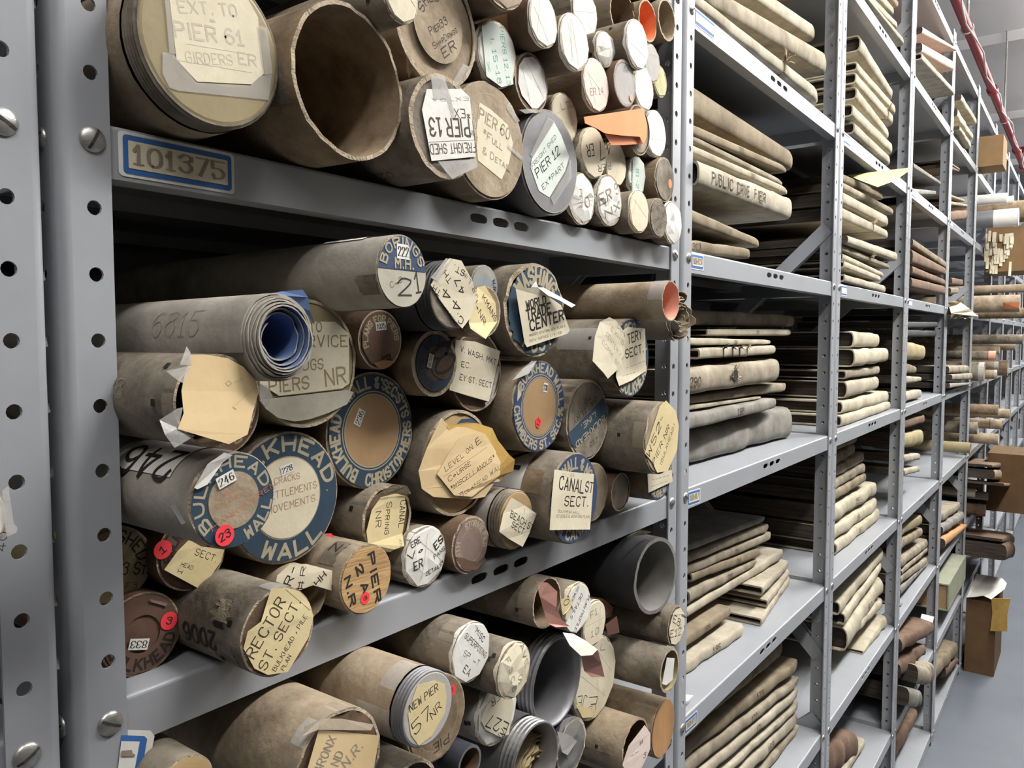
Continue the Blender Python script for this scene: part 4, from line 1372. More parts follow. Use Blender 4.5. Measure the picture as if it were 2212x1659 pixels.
t.number(*b5(1352, 430)[:2], 45, 26, 20, '246')
t.dot(*b5(1343, 765)[:2], 23, '23', 22)
t.side('printed_tag', 'white', 78, 150, .85, 3.4, [('246', 114, .95, 2.9, .72, .14, True)])
t = Tube('B27', 'tube end with torn cream slip CANAL and Spring NR').body('grime', ragged=.004)
t.cap('brown', .92, .002)
t.sheet('paper_label', 'yellow', P(b6, '545,480,3 600,480,4 612,560,3 590,700,3 600,770,6 545,790,5 520,805,3 400,760,2 390,690,2 420,570,2 470,500,2'), ink='marker', inks=[
    T(b6, 'CANAL', 565, 515, 555, 665, 16, .1), T(b6, 'Spring', 490, 525, 478, 700, 15, .1), T(b6, 'NR', 432, 580, 430, 665, 15, .1), T(b6, 'AND', 552, 730, 550, 790, 6, .1)])
t.sheet('torn_flap', 'edge', P(b6, '430,500,3 540,425,9 615,435,9 640,480,6 600,490,4 520,470,5'))
t = Tube('B28', 'crumpled white-wrapped tube end lettered PIER ER DETAILS').body('grime')
t.ngon('paper_wrap', 'white', 9, 1.0, .08, skirt=.3, bulge=.08, lines=4, ink='ink', inks=[T(b6, 'ERE', 640, 780, 690, 745, 12), T(b6, 'ER', 650, 905, 695, 880, 18, .12), T(b6, 'ES', 770, 790, 815, 740, 16, .2), T(b6, 'PANS', 760, 840, 825, 790, 9), T(b6, 'DETAILS*', 720, 935, 815, 870, 9), T(b6, 'Vo', 620, 850, 700, 800, 13)])
t = Tube('B29', 'dark mauve tube end with faint ring lettering SMITH, on the shelf').body('brown', wall=.08, ragged=.004).cap('purple', .93, 0)
t.ring(.90, .60, 'purple', 'purple', name='printed_label', lines=[(.60, .585)], arcs=[('SMITH', .65, 195, .20, True, 65, 2), ('STORAGE PIER', .65, 50, .20, True, 130, 2)])
t.sheet('torn_patch', 'redbrown', P(b6, '885,830 920,835 960,850 1010,860 1045,830 1055,850 1000,905 930,900'))
t = Tube('B30', 'ridge-collared tube with BEACH ST. SECT. slip').body('grime', neck=(4, .45), neckm='grime', capm='goldcap')
t.sheet('paper_label', 'cream', P(b6, '1195,500,5 1270,545,3 1335,590,4 1300,690,3 1258,775,4 1180,730,4 1128,690,6 1150,590,5'), ink='ink', inks=[
    T(b6, 'BEACH ST.', 1165, 605, 1300, 690, 14, .13), T(b6, 'SECT.', 1170, 660, 1250, 710, 13, .13)], lines=[(b6(1245, 590)[:2], b6(1255, 555)[:2], .7)])
t.side('tape_strip', 'tape', 120, 200, .45, 1.1)
t = Tube('B31', 'wooden plug end with thick black PIER 2 A N.R and red sticker 8').body('kraft2', wall=.045, ragged=.002).cap('wood', .965, .0005)
t.ring(.955, 0, 'wood', name='wood_plug', inks=[T(b6, 'PIER', 398, 820, 440, 1085, 17, .30), T(b6, '2 A', 330, 890, 372, 1035, 17, .30), T(b6, 'N.R', 268, 955, 300, 1105, 16, .30)])
t.dot(*b6(383, 1060)[:2], 13, '8', -75)
t.side('paper_strip', 'grime', 100, 150, .45, 1.0, [('N', 125, .9, .6, .3, .15, False)], ragged=.15)
t.sheet('pink_scrap', 'red', P(b6, '165,700,-20 195,700,-20 215,725,-20 175,715,-20'))
t = Tube('B32', 'tube covered by RECTOR ST. SECT. slip, 2006 stamped upside down on its side').body('grime', ragged=.003)
t.cap('brown', .95, 0)
t.sheet('paper_label', 'yellow', P(b5, '1620,1085,1 1700,1075,1 1790,1100,1 1850,1170,1 1872,1250,1 1845,1370,1 1720,1580,1 1600,1598,1 1520,1560,1 1455,1440,1 1480,1340,2 1560,1280,2 1590,1180,1'), ink='marker', inks=[
    T(b5, 'RECTOR', 1510, 1500, 1700, 1160, 27, .11), T(b5, 'ST. SECT.', 1580, 1570, 1790, 1165, 24, .11), T(b5, 'BULKHEAD + PILE', 1640, 1575, 1830, 1245, 12, .10), T(b5, 'PLAN', 1690, 1570, 1735, 1485, 11, .10)],
    lines=[(b5(1700, 1085)[:2], b5(1870, 1230)[:2], .7)])
t.side('stamped_number', None, 0, 0, 0, 0, [('2006', 176, .95, 2.2, .42, .15, True)], ink='ink')
t.side('torn_flap', 'edge', 132, 162, .6, 1.15, ragged=.3)
t.side('hole', 'dark', 160, 168, .65, 1.05, ragged=.2)
t.side('tape_strip', 'tape', 60, 100, 0, .5)
t = Tube('B33', 'small open tube with torn R-# wrapper, behind the RECTOR slip').body('kraft2', open_=True, wall=.09, ragged=.006, inner='kraft')
t.sheet('torn_wrapper', 'cream', P(b5, '1655,1005,3 1730,940,3 1830,935,3 1985,975,4 1982,1095,4 1870,1062,3 1790,1092,3 1650,1040,3'), ink='ink', inks=[T(b5, 'R-', 1720, 1060, 1760, 960, 20), T(b5, '#', 1790, 1085, 1800, 1035, 16), T(b5, 'R', 1800, 1000, 1810, 950, 12), T(b5, 'HH', 1880, 1065, 1930, 1000, 16)])
t = Tube('B34', 'dark brown end with red sticker 1 and torn SECT. slip').body('redbrown', wall=.06).cap('redbrown', .95, 0)
t.ring(.9, .5, 'redbrown', name='printed_label', arcs=[('BULKHEAD', .55, 120, .25, True, 130, 3)])
t.sheet('paper_label', 'yellow', P(b5, '1130,790,3 1200,830,3 1340,850,3 1320,920,3 1255,1015,3 1180,1078,3 980,970,4 1060,860,4'), ink='marker', inks=[T(b5, 'SECT.', 1145, 875, 1270, 920, 14, .1), T(b5, 'HEAD', 1060, 940, 1130, 965, 8, .12), T(b5, 'H', 1040, 980, 1065, 990, 8, .12)])
t.dot(*b5(973, 850)[:2], 20, '1', 30)
t = Tube('B35', 'olive tube end lettered SHED 13 Sts half behind the left upright').body('olive', wall=.06).cap('olive', .94, 0)
t.ring(.93, 0, 'olive', name='lid_disc', arcs=[('SHED', .58, 42, .30, True, 80, 3, .16)], inks=[T(b5, '13 Sts', 690, 1000, 895, 995, 26, .11), T(b5, 'F3', 750, 1085, 815, 1080, 13, .1)])
t = Tube('B36', 'dark brown end with red sticker 3 and tag 833 upside down').body('redbrown', wall=.05).cap('redbrown', .95, 0)
t.ring(.93, .45, 'redbrown', name='printed_label', arcs=[('BULKHEAD', .60, -90, .26, False, 150, 3)])
t.number(*b5(830, 1415)[:2], 44, 24, 164, '833')
t.dot(*b5(1010, 1275)[:2], 20, '3', -20)
t.sheet('paper_scrap', 'purple', P(b5, '895,1145 1000,1170 995,1190 900,1162'))

# ================================================================== lower shelf
t = Tube('C1', 'short fat black pipe, open, in front of the right upright', 'metal_pipe', 'pipe', yaw=-7).body('black', open_=True, wall=.10, ragged=.002, dent=.002, inner='iron', edge='iron')
t.sheet('torn_flap', 'edge', P(c8, '1790,85,-10 1870,45,-2 1950,55,-4 1900,75,-8'))
t.sheet('torn_flap', 'white', P(c8, '2085,480,2 2110,430,10 2100,465,8 2068,495,1'))
t = Tube('C2', 'tube with dusty pink strip numbered 32 hanging over its end').body('grime', open_=True, wall=.07, ragged=.006, inner='kraft')
t.sheet('pink_strip', 'pink', P(c8, '1215,365,-6 1290,375,4 1350,430,8 1345,530,8 1380,610,10 1430,650,14 1340,655,8 1290,630,2 1265,550,0 1240,460,0'), ink='marker', inks=[T(c8, '32', 1310, 465, 1305, 545, 13, .08)])
t = Tube('C23', 'tube wrapped in white slip PLAN PROFILES DETAILS').body('grime')
t.ngon('paper_wrap', 'cream', 9, .98, .06, skirt=.3, bulge=.04)
t.sheet('paper_label', 'white', P(c8, '1420,450 1490,375 1545,430 1565,520 1540,600 1470,690 1430,680 1400,640 1450,540'), ink='ink', inks=[T(c8, 'PLAN PROFILES', 1545, 455, 1450, 690, 9, .13), T(c8, 'DETAILS', 1500, 440, 1430, 590, 10, .13), T(c8, 'SEWERS', 1480, 395, 1425, 510, 8, .13)])
t.sheet('yellow_scrap', 'yellow', P(c8, '1370,480,1 1420,465,2 1450,500,2 1410,560,2 1385,580,1'), inks=[T(c8, 'O', 1385, 520, 1415, 505, 12)])
t = plain('C3', 'cream patched tube end numbered 10, right of the PLAN PROFILES tube', 'cream', 'grime', 10, ink='marker', inks=[T(c8, '10', 1560, 720, 1610, 690, 14, .08), T(c8, 'F1', 1560, 600, 1600, 570, 14, .08)], lines=6)
t = Tube('C5', 'large cream tube end with sketched marks and a capital E').body('grime', ragged=.004)
t.ngon('paper_wrap', 'cream', 12, .99, .04, skirt=.3, lines=6, ink='marker', inks=[T(c8, 'E', 1600, 1090, 1550, 1095, 30, .06), T(c8, 'JE', 1540, 1080, 1480, 1090, 26, .06), T(c8, '.', 1540, 960, 1555, 955, 14, .1), T(c8, 'L', 1620, 800, 1650, 795, 14, .08), T(c8, 'G', 1540, 1190, 1565, 1185, 12, .08)])
t.sheet('corner_mark', 'yellow', P(c8, '1465,1140 1600,1180 1570,1220 1510,1225'))
t = Tube('C6', 'black screw-threaded pipe, wide dark mouth, in the middle of the lower shelf', 'metal_pipe', 'pipe').body('black', wall=.08, edge='black', dent=.002, open_=True, neck=(4, .42), neckm='tin', inner='tin')
loose('paper_strip', 'white and pink paper ribbon curling over the black threaded pipe', 'paper', 'blush', [
    (*c8(1385, 688)[:2], TD['C6'][3] - .6), (*c8(1450, 695)[:2], TD['C6'][3] - .6), (*c8(1530, 740)[:2], TD['C6'][3] - .9), (*c8(1605, 795)[:2], TD['C6'][3] - 1.1), (*c8(1570, 830)[:2], TD['C6'][3] - 1.1), (*c8(1500, 835)[:2], TD['C6'][3] - 1.0), (*c8(1430, 770)[:2], TD['C6'][3] - .8)])
loose('paper_strip', 'dusty pink tail of the ribbon over the patched cream end', 'paper', 'pink', [
    (*c8(1500, 832)[:2], TD['C6'][3] - .95), (*c8(1570, 828)[:2], TD['C6'][3] - 1.05), (*c8(1605, 797)[:2], TD['C6'][3] - 1.1), (*c8(1630, 890)[:2], TD['C6'][3] - .9), (*c8(1648, 968)[:2], TD['C6'][3] - .8), (*c8(1570, 970)[:2], TD['C6'][3] - .8), (*c8(1520, 930)[:2], TD['C6'][3] - .8), (*c8(1510, 880)[:2], TD['C6'][3] - .9)])
loose('paper_scrap', 'dark pink torn wrapper behind the patched 10 end', 'paper', 'pink', [(*c8(1560, 460)[:2], .8), (*c8(1640, 475)[:2], .6), (*c8(1705, 530)[:2], .7), (*c8(1690, 590)[:2], .8), (*c8(1640, 600)[:2], .9), (*c8(1600, 520)[:2], 1.)])
loose('paper_scrap', 'square pink scrap under the short black pipe', 'paper', 'pink', [(*c8(1655, 640)[:2], .3), (*c8(1725, 585)[:2], .1), (*c8(1742, 688)[:2], .1), (*c8(1670, 705)[:2], .3)])
t = Tube('C8', 'tube end reading Misc Superposing, white slip').body('grime')
t.ngon('paper_wrap', 'white', 9, 1.0, .04, skirt=.25, rot=12, ink='ink', inks=[T(c8, '"MISC', 820, 670, 880, 750, 12, .12), T(c8, 'SUPERPOSING', 765, 720, 895, 850, 12, .10), T(c8, 'SP. ~T', 755, 830, 850, 900, 12, .08), T(c8, 'EA', 755, 930, 790, 965, 15, .10)])
t = Tube('C9', 'ragged cream tube end marked F9 and AVE C').body('grime')
t.ngon('paper_wrap', 'cream', 8, 1.0, .14, skirt=.25, bulge=.10, ink='pencil', inks=[T(c8, 'F 9 C B', 1020, 860, 1060, 1060, 13, .12), T(c8, 'AVE C', 1115, 770, 1160, 980, 13, .12), T(c8, 'S', 1090, 1010, 1120, 1000, 18, .07)])
t = Tube('C10', 'ridge-collared tube reading NEW PIER 57 NR').body('kraft2', neck=(4, .42), neckm='tin', capm='grey', ragged=.003)
t.sheet('paper_label', 'yellow', P(c8, '470,1020 580,990 640,1010 655,1090 645,1190 560,1340 480,1400 430,1330 412,1200'), ink='ink', inks=[T(c8, 'NEW PIER', 425, 1190, 600, 1050, 17, .11), T(c8, '57', 455, 1335, 560, 1215, 30, .08), T(c8, 'NR', 565, 1235, 622, 1160, 20, .09)])
t.side('tape_strip', 'tape', 84, 140, .42, 1.0)
t.side('tape_strip', 'tape', 168, 214, .42, 1.6)
t.side('pencil_writing', None, 0, 0, 0, 0, [('~~~~~~', 108, 1.35, 1.25, .03, .4, False)], ink='pencil')
t = Tube('C11', 'buff lid lettered PIER with a red sticker, behind the NEW PIER 57 tube').body('kraft2', wall=.05).cap('kraft', .96, 0)
t.ring(.94, 0, 'kraft', name='lid_disc', lines=[(.72, .71)], inks=[T(c8, 'PIE', 665, 1320, 570, 1395, 20, .12)])
t.dot(*c8(692, 1050)[:2], 13, '7', 30, squash=.8)
t = Tube('C12', 'crumpled white-wrapped end marked E27 ER').body('kraft2')
t.ngon('paper_wrap', 'white', 9, .99, .08, skirt=.3, bulge=.07)
t.sheet('paper_label', 'cream', P(c8, '980,1065 1060,1060 1075,1150 1045,1330 990,1345 900,1300 870,1240 905,1150'), ink='ink', inks=[T(c8, 'ER', 985, 1070, 935, 1120, 14, .12), T(c8, 'E27', 1045, 1260, 925, 1200, 25, .1), T(c8, 'E', 1020, 1330, 1000, 1290, 14, .1)])
t.side('tape_strip', 'tape', 150, 210, .15, 1.2)
t = Tube('C13', 'aluminium threaded canister packed with yellowed rolled papers', 'metal_canister', 'canister').body('silver', wall=.06, edge='silver', dent=.002, open_=True, neck=(4, .45), neckm='silver', inner='iron')
t2 = Tube('C13x', 'coiled yellowed papers inside the aluminium canister', 'paper_roll', 'roll', data=(TD['C13'][0], TD['C13'][1] + 6, TD['C13'][2] * .80, TD['C13'][3] + .5), group='drawing tubes on the lower shelf')
spiral_roll(t2, .28, 1.0, 5, 'yellow', 'manila', .1, .10, .5, jag=.012)
t = Tube('C14', 'small black ring-edged tube at the bottom edge of the frame').body('plastic', open_=True, wall=.16, inner='brown', edge='tin')
t = Tube('C15', 'dark plastic-wrapped tube between the canister and the torn-ended tube').body('plastic', ragged=.004)
t.ngon('film_wrap', 'film', 8, 1.0, .15, skirt=.3, bulge=.12)
t.sheet('grey_slip', 'grey', P(c8, '1350,1310,2 1420,1330,4 1475,1370,2 1415,1460,2 1380,1440,2'))
t = Tube('C16', 'tube end pencilled E8 E12, in front of the right upright').body('grime', wall=.06).cap('brown', .95, 0)
t.ngon('paper_wrap', 'cream', 11, .94, .05, ink='marker', inks=[T(c8, 'E8', 2075, 620, 2115, 650, 15, .1), T(c8, 'E12', 2060, 720, 2125, 700, 15, .1), T(c8, '~~~', 2060, 590, 2130, 580, 7, .12)])
t.sheet('torn_flap', 'edge', P(c8, '2135,570,3 2165,590,8 2160,600,6 2130,585,2'))
t = Tube('C17', 'open tube with a white paper tucked inside its mouth').body('grime', open_=True, wall=.11, ragged=.003, inner='olive')
t.sheet('tucked_paper', 'white', P(c8, '2040,845,-3 2088,850,-2 2075,985,-2 2035,1020,-3 2010,1010,-4'))
t = Tube('C18', 'tube plugged by an orange-brown wooden disc', yaw=2).body('kraft', wall=.04, ragged=.002).cap('plywood', .96, 0)
t.ring(.955, 0, 'plywood', name='wood_plug')
t = Tube('C19', 'kraft tube with half-loose pale disc, left of the wood-plugged tube').body('kraft2', open_=True, wall=.07, ragged=.004, inner='kraft')
t.sheet('pale_disc', 'blush', P(c8, '1900,1270,2 1935,1320,1 1935,1420,1 1900,1500,1 1870,1560,1 1780,1560,2 1760,1520,3 1800,1400,4'), inks=[T(c8, '#', 1860, 1400, 1880, 1380, 10), T(c8, '3', 1885, 1480, 1900, 1470, 12), T(c8, '~~', 1800, 1470, 1850, 1440, 8)])
t = Tube('C20', 'big brown tube with buff BRONX AND N.R. slip at the bottom edge').body('kraft2', wall=.06, inset=.05, ragged=.005).cap('brown', .94, .05 * TD['C20'][2] * .0002)
t.sheet('paper_label', 'manila', P(c7, '1545,715,2 1960,755,2 1920,980,2 1880,1100,2 1440,1080,2'), ink='pencil', inks=[T(c7, 'BRONX', 1540, 1010, 1650, 770, 24, .12), T(c7, 'AND', 1640, 1010, 1700, 870, 24, .12), T(c7, 'N.R.', 1720, 980, 1830, 830, 26, .12)])
t.sheet('tape_strip', 'glue', P(c7, '1450,690,1 1560,640,1 1700,640,1 1920,680,1 1900,720,3 1540,715,3 1430,760,1'))
t.side('tape_strip', 'tape', 112, 140, 0, .35)
t = Tube('C21', 'tube with torn yellowish end at the bottom left, above the blue-bordered card').body('grime').cap('goldcap', .94, 0)
t = Tube('C22', 'grey-brown tube at the bottom edge, between the N.R. slip and the small black ring').body('grime')

t = Tube('C24', 'dark blue plastic-wrapped roll end above the salmon-lined roll', 'plastic_roll', 'roll', data=(1417, 606, 21, 1.6), group=GR['B']).body('plastic', L=11)
t.ngon('film_wrap', 'plastic', 8, 1.0, .12, skirt=.3, bulge=.2)
loose('paper_scrap', 'white paper corner at the left end of the 101411 shelf', 'paper', 'white', [(1474, 1499, .35), (1498, 1502, .3), (1487, 1513, .2), (1474, 1516, .2)])

# card hanging beside the left upright, and the papered end at the left border
mb = MB()
cp = [at_q(x, y, .02) for x, y in ((262, 1576), (325, 1578), (334, 1590), (312, 1700), (250, 1700))]
cc = sum(cp, Vector()) / 5
mb.fan([p - cc for p in cp][::-1], 0)
ip = [at_q(x, y, -.005) - cc for x, y in ((262, 1588), (312, 1590), (318, 1596), (300, 1700), (250, 1700))]
mb.fan(ip[::-1], 1)
ip = [at_q(x, y, -.02) - cc for x, y in ((262, 1601), (302, 1602), (284, 1700), (250, 1700))]
mb.fan(ip[::-1], 2)
ip = [at_q(x, y, -.035) - cc for x, y in ((262, 1622), (285, 1620), (287, 1628), (292, 1629), (291, 1634), (262, 1634))]
mb.fan(ip[::-1], 3)
o = mb.build('shelf_card', ['white', 'cyanlabel', 'white', 'pencil'])
o.location = cc
tag(o, 'white card with blue border hanging by the left upright, bottom of frame', 'card')
t = Tube('L1', 'white-papered tube end cut by the left border of the picture', data=(-78, 1128, 88, -1.5), group='tubes in the cut-off bay').body('grime')
t.ngon('paper_wrap', 'white', 9, 1.0, .08, skirt=.4, ink='ink', inks=[((('40'), (10, 1190), (16, 1150), 16, .12))])
t.sheet('tape_strip', 'tape', [(5, 1060), (18, 1050), (30, 1130), (38, 1140), (36, 1150), (15, 1160), (8, 1120)])


# ------------------------------------------------------------------ folded linen bundles
DN = [0]


class Stack:
    def __init__(self, group, where):
        self.g, self.w, self.n = group, where, 0


def bundle(st, look, m, fr, L, R, q, depth=9.0, mouth=True, text=None, tpos=.45, round_=.7, qR=None, th=.055, wob=1.0, name='linen_bundle', cat='bundle', label=None, tp=1.15, rend=True, nose=.6, txth=.52):
    """folded cloth bundle; L and R are (x, top, bottom) of its front edge, measured at both ends"""
    DN[0] += 1
    rng = random.Random(DN[0] * 7 + 1)
    st.n += 1
    qR = q if qR is None else qR

    def pt(E, k, qq):
        p = fr(E[0], E[k])
        return at_q(p[0], p[1], qq)
    def settle(E, qq):
        # never sink into the deck below
        b_ = pt(E, 2, qq)
        zc_ = ((b_.z + pt(E, 1, qq).z) / 2 - ZA) / U
        dk = 9 * math.floor((zc_ - .31) / 9) + .33
        zb_ = (b_.z - ZA) / U
        if dk - 2.0 < zb_ < dk:
            q2 = (dk - H) / (zb_ - H) * (qq + D) - D
            return max(-2.6, min(4.5, q2))
        return qq
    q, qR = settle(L, q), settle(R, qR)
    lt, lb, rt, rb = pt(L, 1, q), pt(L, 2, q), pt(R, 1, qR), pt(R, 2, qR)
    dk = 9 * math.floor((((lt.z + lb.z + rt.z + rb.z) / 4 - ZA) / U - .31) / 9) + .31      # the deck it lies on
    for a_, b_ in ((lt, lb), (rt, rb)):
        b_.z = max(b_.z, ZA + (dk + .02) * U)
        a_.z = max(min(a_.z, ZA + (dk + 8.1) * U), b_.z + .005)
    xa, xb = (lt.x + lb.x) / 2, (rt.x + rb.x) / 2
    k0 = math.floor(((xa * .35 + xb * .65) / U + .6) / PITCH) * PITCH
    lo, hi = (k0 + .46) * U, (k0 + 20.04) * U
    ua, ub = max(0.0, (lo - xa) / (xb - xa)), min(1.0, (hi - xa) / (xb - xa))
    lt, rt, lb, rb = lt.lerp(rt, ua), lt.lerp(rt, ub), lb.lerp(rb, ua), lb.lerp(rb, ub)
    q, qR = q + (qR - q) * ua, q + (qR - q) * ub
    base = Vector(((lt.x + rt.x) / 2, (q + qR) / 2 * U, min(lb.z, rb.z)))
    lab = label or '%s, %s from top %s' % (look, ORD[st.n] if st.n < 13 else 'lowest', st.w)
    root = empty(name, base, lab, cat, st.g)
    ns, na = 22, 8
    ph = rng.uniform(0, 60)

    def section(u, inset=0.0, shrink=1.0):
        x = (lt.x + lb.x) / 2 + ((rt.x + rb.x) / 2 - (lt.x + lb.x) / 2) * u
        zt = lt.z + (rt.z - lt.z) * u
        zb = lb.z + (rb.z - lb.z) * u
        y = (q + (qR - q) * u) * U
        h0 = max(abs(zt - zb) * .475, .0025)
        n1 = noise.noise(Vector((u * 6 + ph, 0, 0))) * wob
        n2 = noise.noise(Vector((u * 15 + ph, 5, 0))) * wob
        zc = (zt + zb) / 2 + h0 * (.16 * n1 + .06 * n2)
        h = h0 * (1 + .07 * n2 + .05 * n1)
        y += h * (.25 * n1 + .12 * n2)
        e = 0.0
        if rend and u > .9:
            e = (u - .9) / .1
            h *= 1 - .30 * e * e
            y += h0 * .9 * e * e
        h = h * shrink
        a = h * nose
        y += a * 0 + inset
        pts = []
        back = y + depth * U
        pts.append(Vector((x, back, zc + h * .95)))
        pts.append(Vector((x, y + a + .3 * (back - y - a), zc + h * (1 + .02 * n2))))
        for k in range(na + 1):
            t = math.pi / 2 - math.pi * k / na
            c, s = math.cos(t), math.sin(t)
            sg = 1 if s >= 0 else -1
            pts.append(Vector((x, y + a - a * abs(c) ** round_, zc + h * sg * abs(s) ** .85)))
        pts.append(Vector((x, y + a + .3 * (back - y - a), zc - h * (1 - .02 * n2))))
        pts.append(Vector((x, back, zc - h * .95)))
        return [p - base for p in pts]
    mb = MB()
    rows = [section(i / ns) for i in range(ns + 1)]
    mb.grid(rows, 0, True, True, True)
    mb.fan(rows[-1], 0, False)
    ln = abs(rt.x - lt.x)
    du = min(.012 / max(ln, .02), .3)
    if mouth:
        sk = 1 - min(.0035 / max((lt.z - lb.z) / 2, .004), .4)
        r0 = section(0, .003, sk)
        r1 = section(du, .003, sk)
        mb.grid([r0, rows[0]], 0, False, True, True)
        mb.grid([r1, r0], 0, False, True, True)
        mb.build('cover', [m], root)
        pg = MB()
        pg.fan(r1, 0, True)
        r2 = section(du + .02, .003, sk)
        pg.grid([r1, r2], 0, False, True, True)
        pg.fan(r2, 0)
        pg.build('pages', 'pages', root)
    else:
        mb.fan(rows[0], 1, True)
        mb.build('cover', [m, 'pages'], root)
    if text:
        tm = MB()
        for (s, u0, hh) in ([(text, tpos, txth)] if isinstance(text, str) else text):
            H0 = (lt.z - lb.z) / 2 * (1 - u0) + (rt.z - rb.z) / 2 * u0
            hgt = 2 * H0 * hh
            stx, wdt = strokes(s)
            wm = wdt * hgt * tp

            def fn(a, b):
                u = u0 + a / ln
                r = section(u)
                zs = [p.z for p in r]
                z = (max(zs) + min(zs)) / 2 + b
                best = r[0]
                for p0, p1 in zip(r[1:], r[2:-1]):
                    if (p0.z >= z >= p1.z):
                        f = (p0.z - z) / max(p0.z - p1.z, 1e-9)
                        best = p0.lerp(p1, f)
                        break
                return (best.x, best.y - .0008, z)
            write(tm, s, (0, -hgt * .5), (wm, -hgt * .5), hgt, hgt * .12, fn, 0, sub=3)
        tm.build('stamped_number' if isinstance(text, str) else 'stencil_lettering', 'marker', root)
    return root, section


def knot(root, sec, u, m='string', size=1.0):
    r = sec(u)
    mb = MB()
    rng = random.Random(int(u * 1000) + DN[0])
    mb.tube([p + Vector((0, -.0012 if 2 < i < len(r) - 3 else 0, .001 if i < 5 else -.001)) for i, p in enumerate(r)], .0016 * size, 6)
    c = r[4] + Vector((0, -.002, 0))
    for k in range(7):
        d = Vector((rng.uniform(-1, 1), rng.uniform(-.9, -.2), rng.uniform(-.4, 1.2))) * .016 * size
        mb.tube([c, c + d * .5 + Vector((0, 0, .002)), c + d], [.0022 * size, .0016 * size, .0008 * size], 5)
    mb.build('tie_string', m, root)


r1, r3, r5 = zoomer(1450, 0, 2.9625), zoomer(1450, 540, 2.9625), zoomer(1450, 1060, 2.77)
s = Stack('linen bundles on the highest shelf of the second bay', 'above the blank blue-bordered tag')
bundle(s, 'tan roll', 'tancanvas', r1, (700, -150, -60), (930, -20, 40), 2.0, mouth=False)
bundle(s, 'pale long roll', 'linen', r1, (420, -190, -80), (1030, 228, 325), 1.0, wob=1.4, round_=.6)
bundle(s, 'thick sagging grey roll', 'canvas', r1, (230, -120, 20), (1062, 368, 508), .2, wob=1.4, round_=.6)
b, sec = bundle(s, 'lowest roll tied with a frayed string knot', 'linen', r1, (60, -130, -40), (975, 585, 672), .0, wob=1.5, round_=.6, label='knotted pale linen roll at the front of the shelf above the blank label')
knot(b, sec, .60, size=1.4)
s = Stack('linen bundles above the 101423 tag', 'above tag 101423')
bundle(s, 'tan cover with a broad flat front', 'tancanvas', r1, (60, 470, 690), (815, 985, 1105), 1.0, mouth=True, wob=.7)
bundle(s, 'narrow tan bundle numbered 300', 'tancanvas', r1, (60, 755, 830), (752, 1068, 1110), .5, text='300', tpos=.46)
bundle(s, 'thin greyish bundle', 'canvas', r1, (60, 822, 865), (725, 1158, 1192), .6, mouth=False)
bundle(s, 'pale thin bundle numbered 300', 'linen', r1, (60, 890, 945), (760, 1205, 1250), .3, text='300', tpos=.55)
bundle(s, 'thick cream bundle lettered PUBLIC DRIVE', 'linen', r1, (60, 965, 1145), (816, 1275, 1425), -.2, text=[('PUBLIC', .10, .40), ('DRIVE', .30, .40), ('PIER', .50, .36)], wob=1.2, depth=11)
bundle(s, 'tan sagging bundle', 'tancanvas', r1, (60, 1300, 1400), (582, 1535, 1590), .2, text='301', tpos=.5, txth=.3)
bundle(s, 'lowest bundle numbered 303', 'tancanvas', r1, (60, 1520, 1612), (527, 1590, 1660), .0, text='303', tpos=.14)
s = Stack('linen bundles above the 101417 tag', 'above tag 101417')
bundle(s, 'long tan bundle', 'canvas', r3, (60, 375, 480), (825, 418, 492), 1.8, mouth=False)
bundle(s, 'whitish bundle numbered 291', 'lily', r3, (232, 505, 550), (786, 505, 548), 1.5, text='291', tpos=.50)
bundle(s, 'white thin bundle numbered 293', 'lily', r3, (60, 558, 612), (646, 575, 604), 1.4, text='293', tpos=.52)
b, sec = bundle(s, 'pale bundle tied with several strings', 'linen', r3, (180, 628, 700), (692, 608, 665), 1.2)
for u in (.25, .36, .44, .54):
    knot(b, sec, u, 'ink' if u != .54 else 'string', .55)
b, sec = bundle(s, 'big olive-tan bundle pencilled 290 with a torn hole', 'canvas', r3, (60, 765, 945), (737, 690, 838), 1.0, text=[('290', .07, .34)], mouth=False, wob=.8)
mb = MB()
rr = random.Random(4)
c = sec(.43)[6] + Vector((0, -.0015, .004))
mb.fan([c + Vector((.016 * math.cos(a) * rr.uniform(.6, 1.2), 0, .011 * math.sin(a) * rr.uniform(.6, 1.2))) for a in [2 * math.pi * k / 14 for k in range(14)]], 0)
for k in range(9):
    a = rr.uniform(0, 6.28)
    p = c + Vector((.014 * math.cos(a), 0, .010 * math.sin(a)))
    mb.tube([p, p + Vector((.007 * math.cos(a), -.004, .007 * math.sin(a) + .002))], [.0018, .0009], 5, 1)
mb.build('torn_hole', ['dark', 'linen'], b)
bundle(s, 'slim tan bundle', 'canvas', r3, (60, 955, 995), (758, 842, 902), 1.5, text='287', tpos=.38)
bundle(s, 'thin pale sheet bundle', 'linen', r3, (60, 1002, 1036), (580, 938, 952), 1.5, mouth=False)
bundle(s, 'grey bundle numbered 198', 'greycanvas', r3, (100, 1060, 1160), (700, 942, 1010), 1.1, text='198', tpos=.48, wob=.6)
bundle(s, 'thick grey roll lying on the shelf', 'greycanvas', r3, (50, 1210, 1405), (816, 980, 1190), 1.95, qR=1.4, mouth=False, wob=.7)
s = Stack('linen bundles above the 101411 tag', 'above tag 101411')
bundle(s, 'dark thin bundle', 'greycanvas', r5, (50, 340, 385), (572, 150, 182), 2.2, mouth=False)
bundle(s, 'tan bundle', 'canvas', r5, (50, 415, 455), (600, 195, 238), 2.2)
bundle(s, 'tan bundle with faint figures', 'canvas', r5, (50, 480, 530), (618, 242, 290), 2.2, text='211', tpos=.52)
bundle(s, 'tan roll with a dark open mouth, numbered 244', 'tancanvas', r5, (125, 495, 550), (548, 338, 392), 2.2, text='244', tpos=.58)
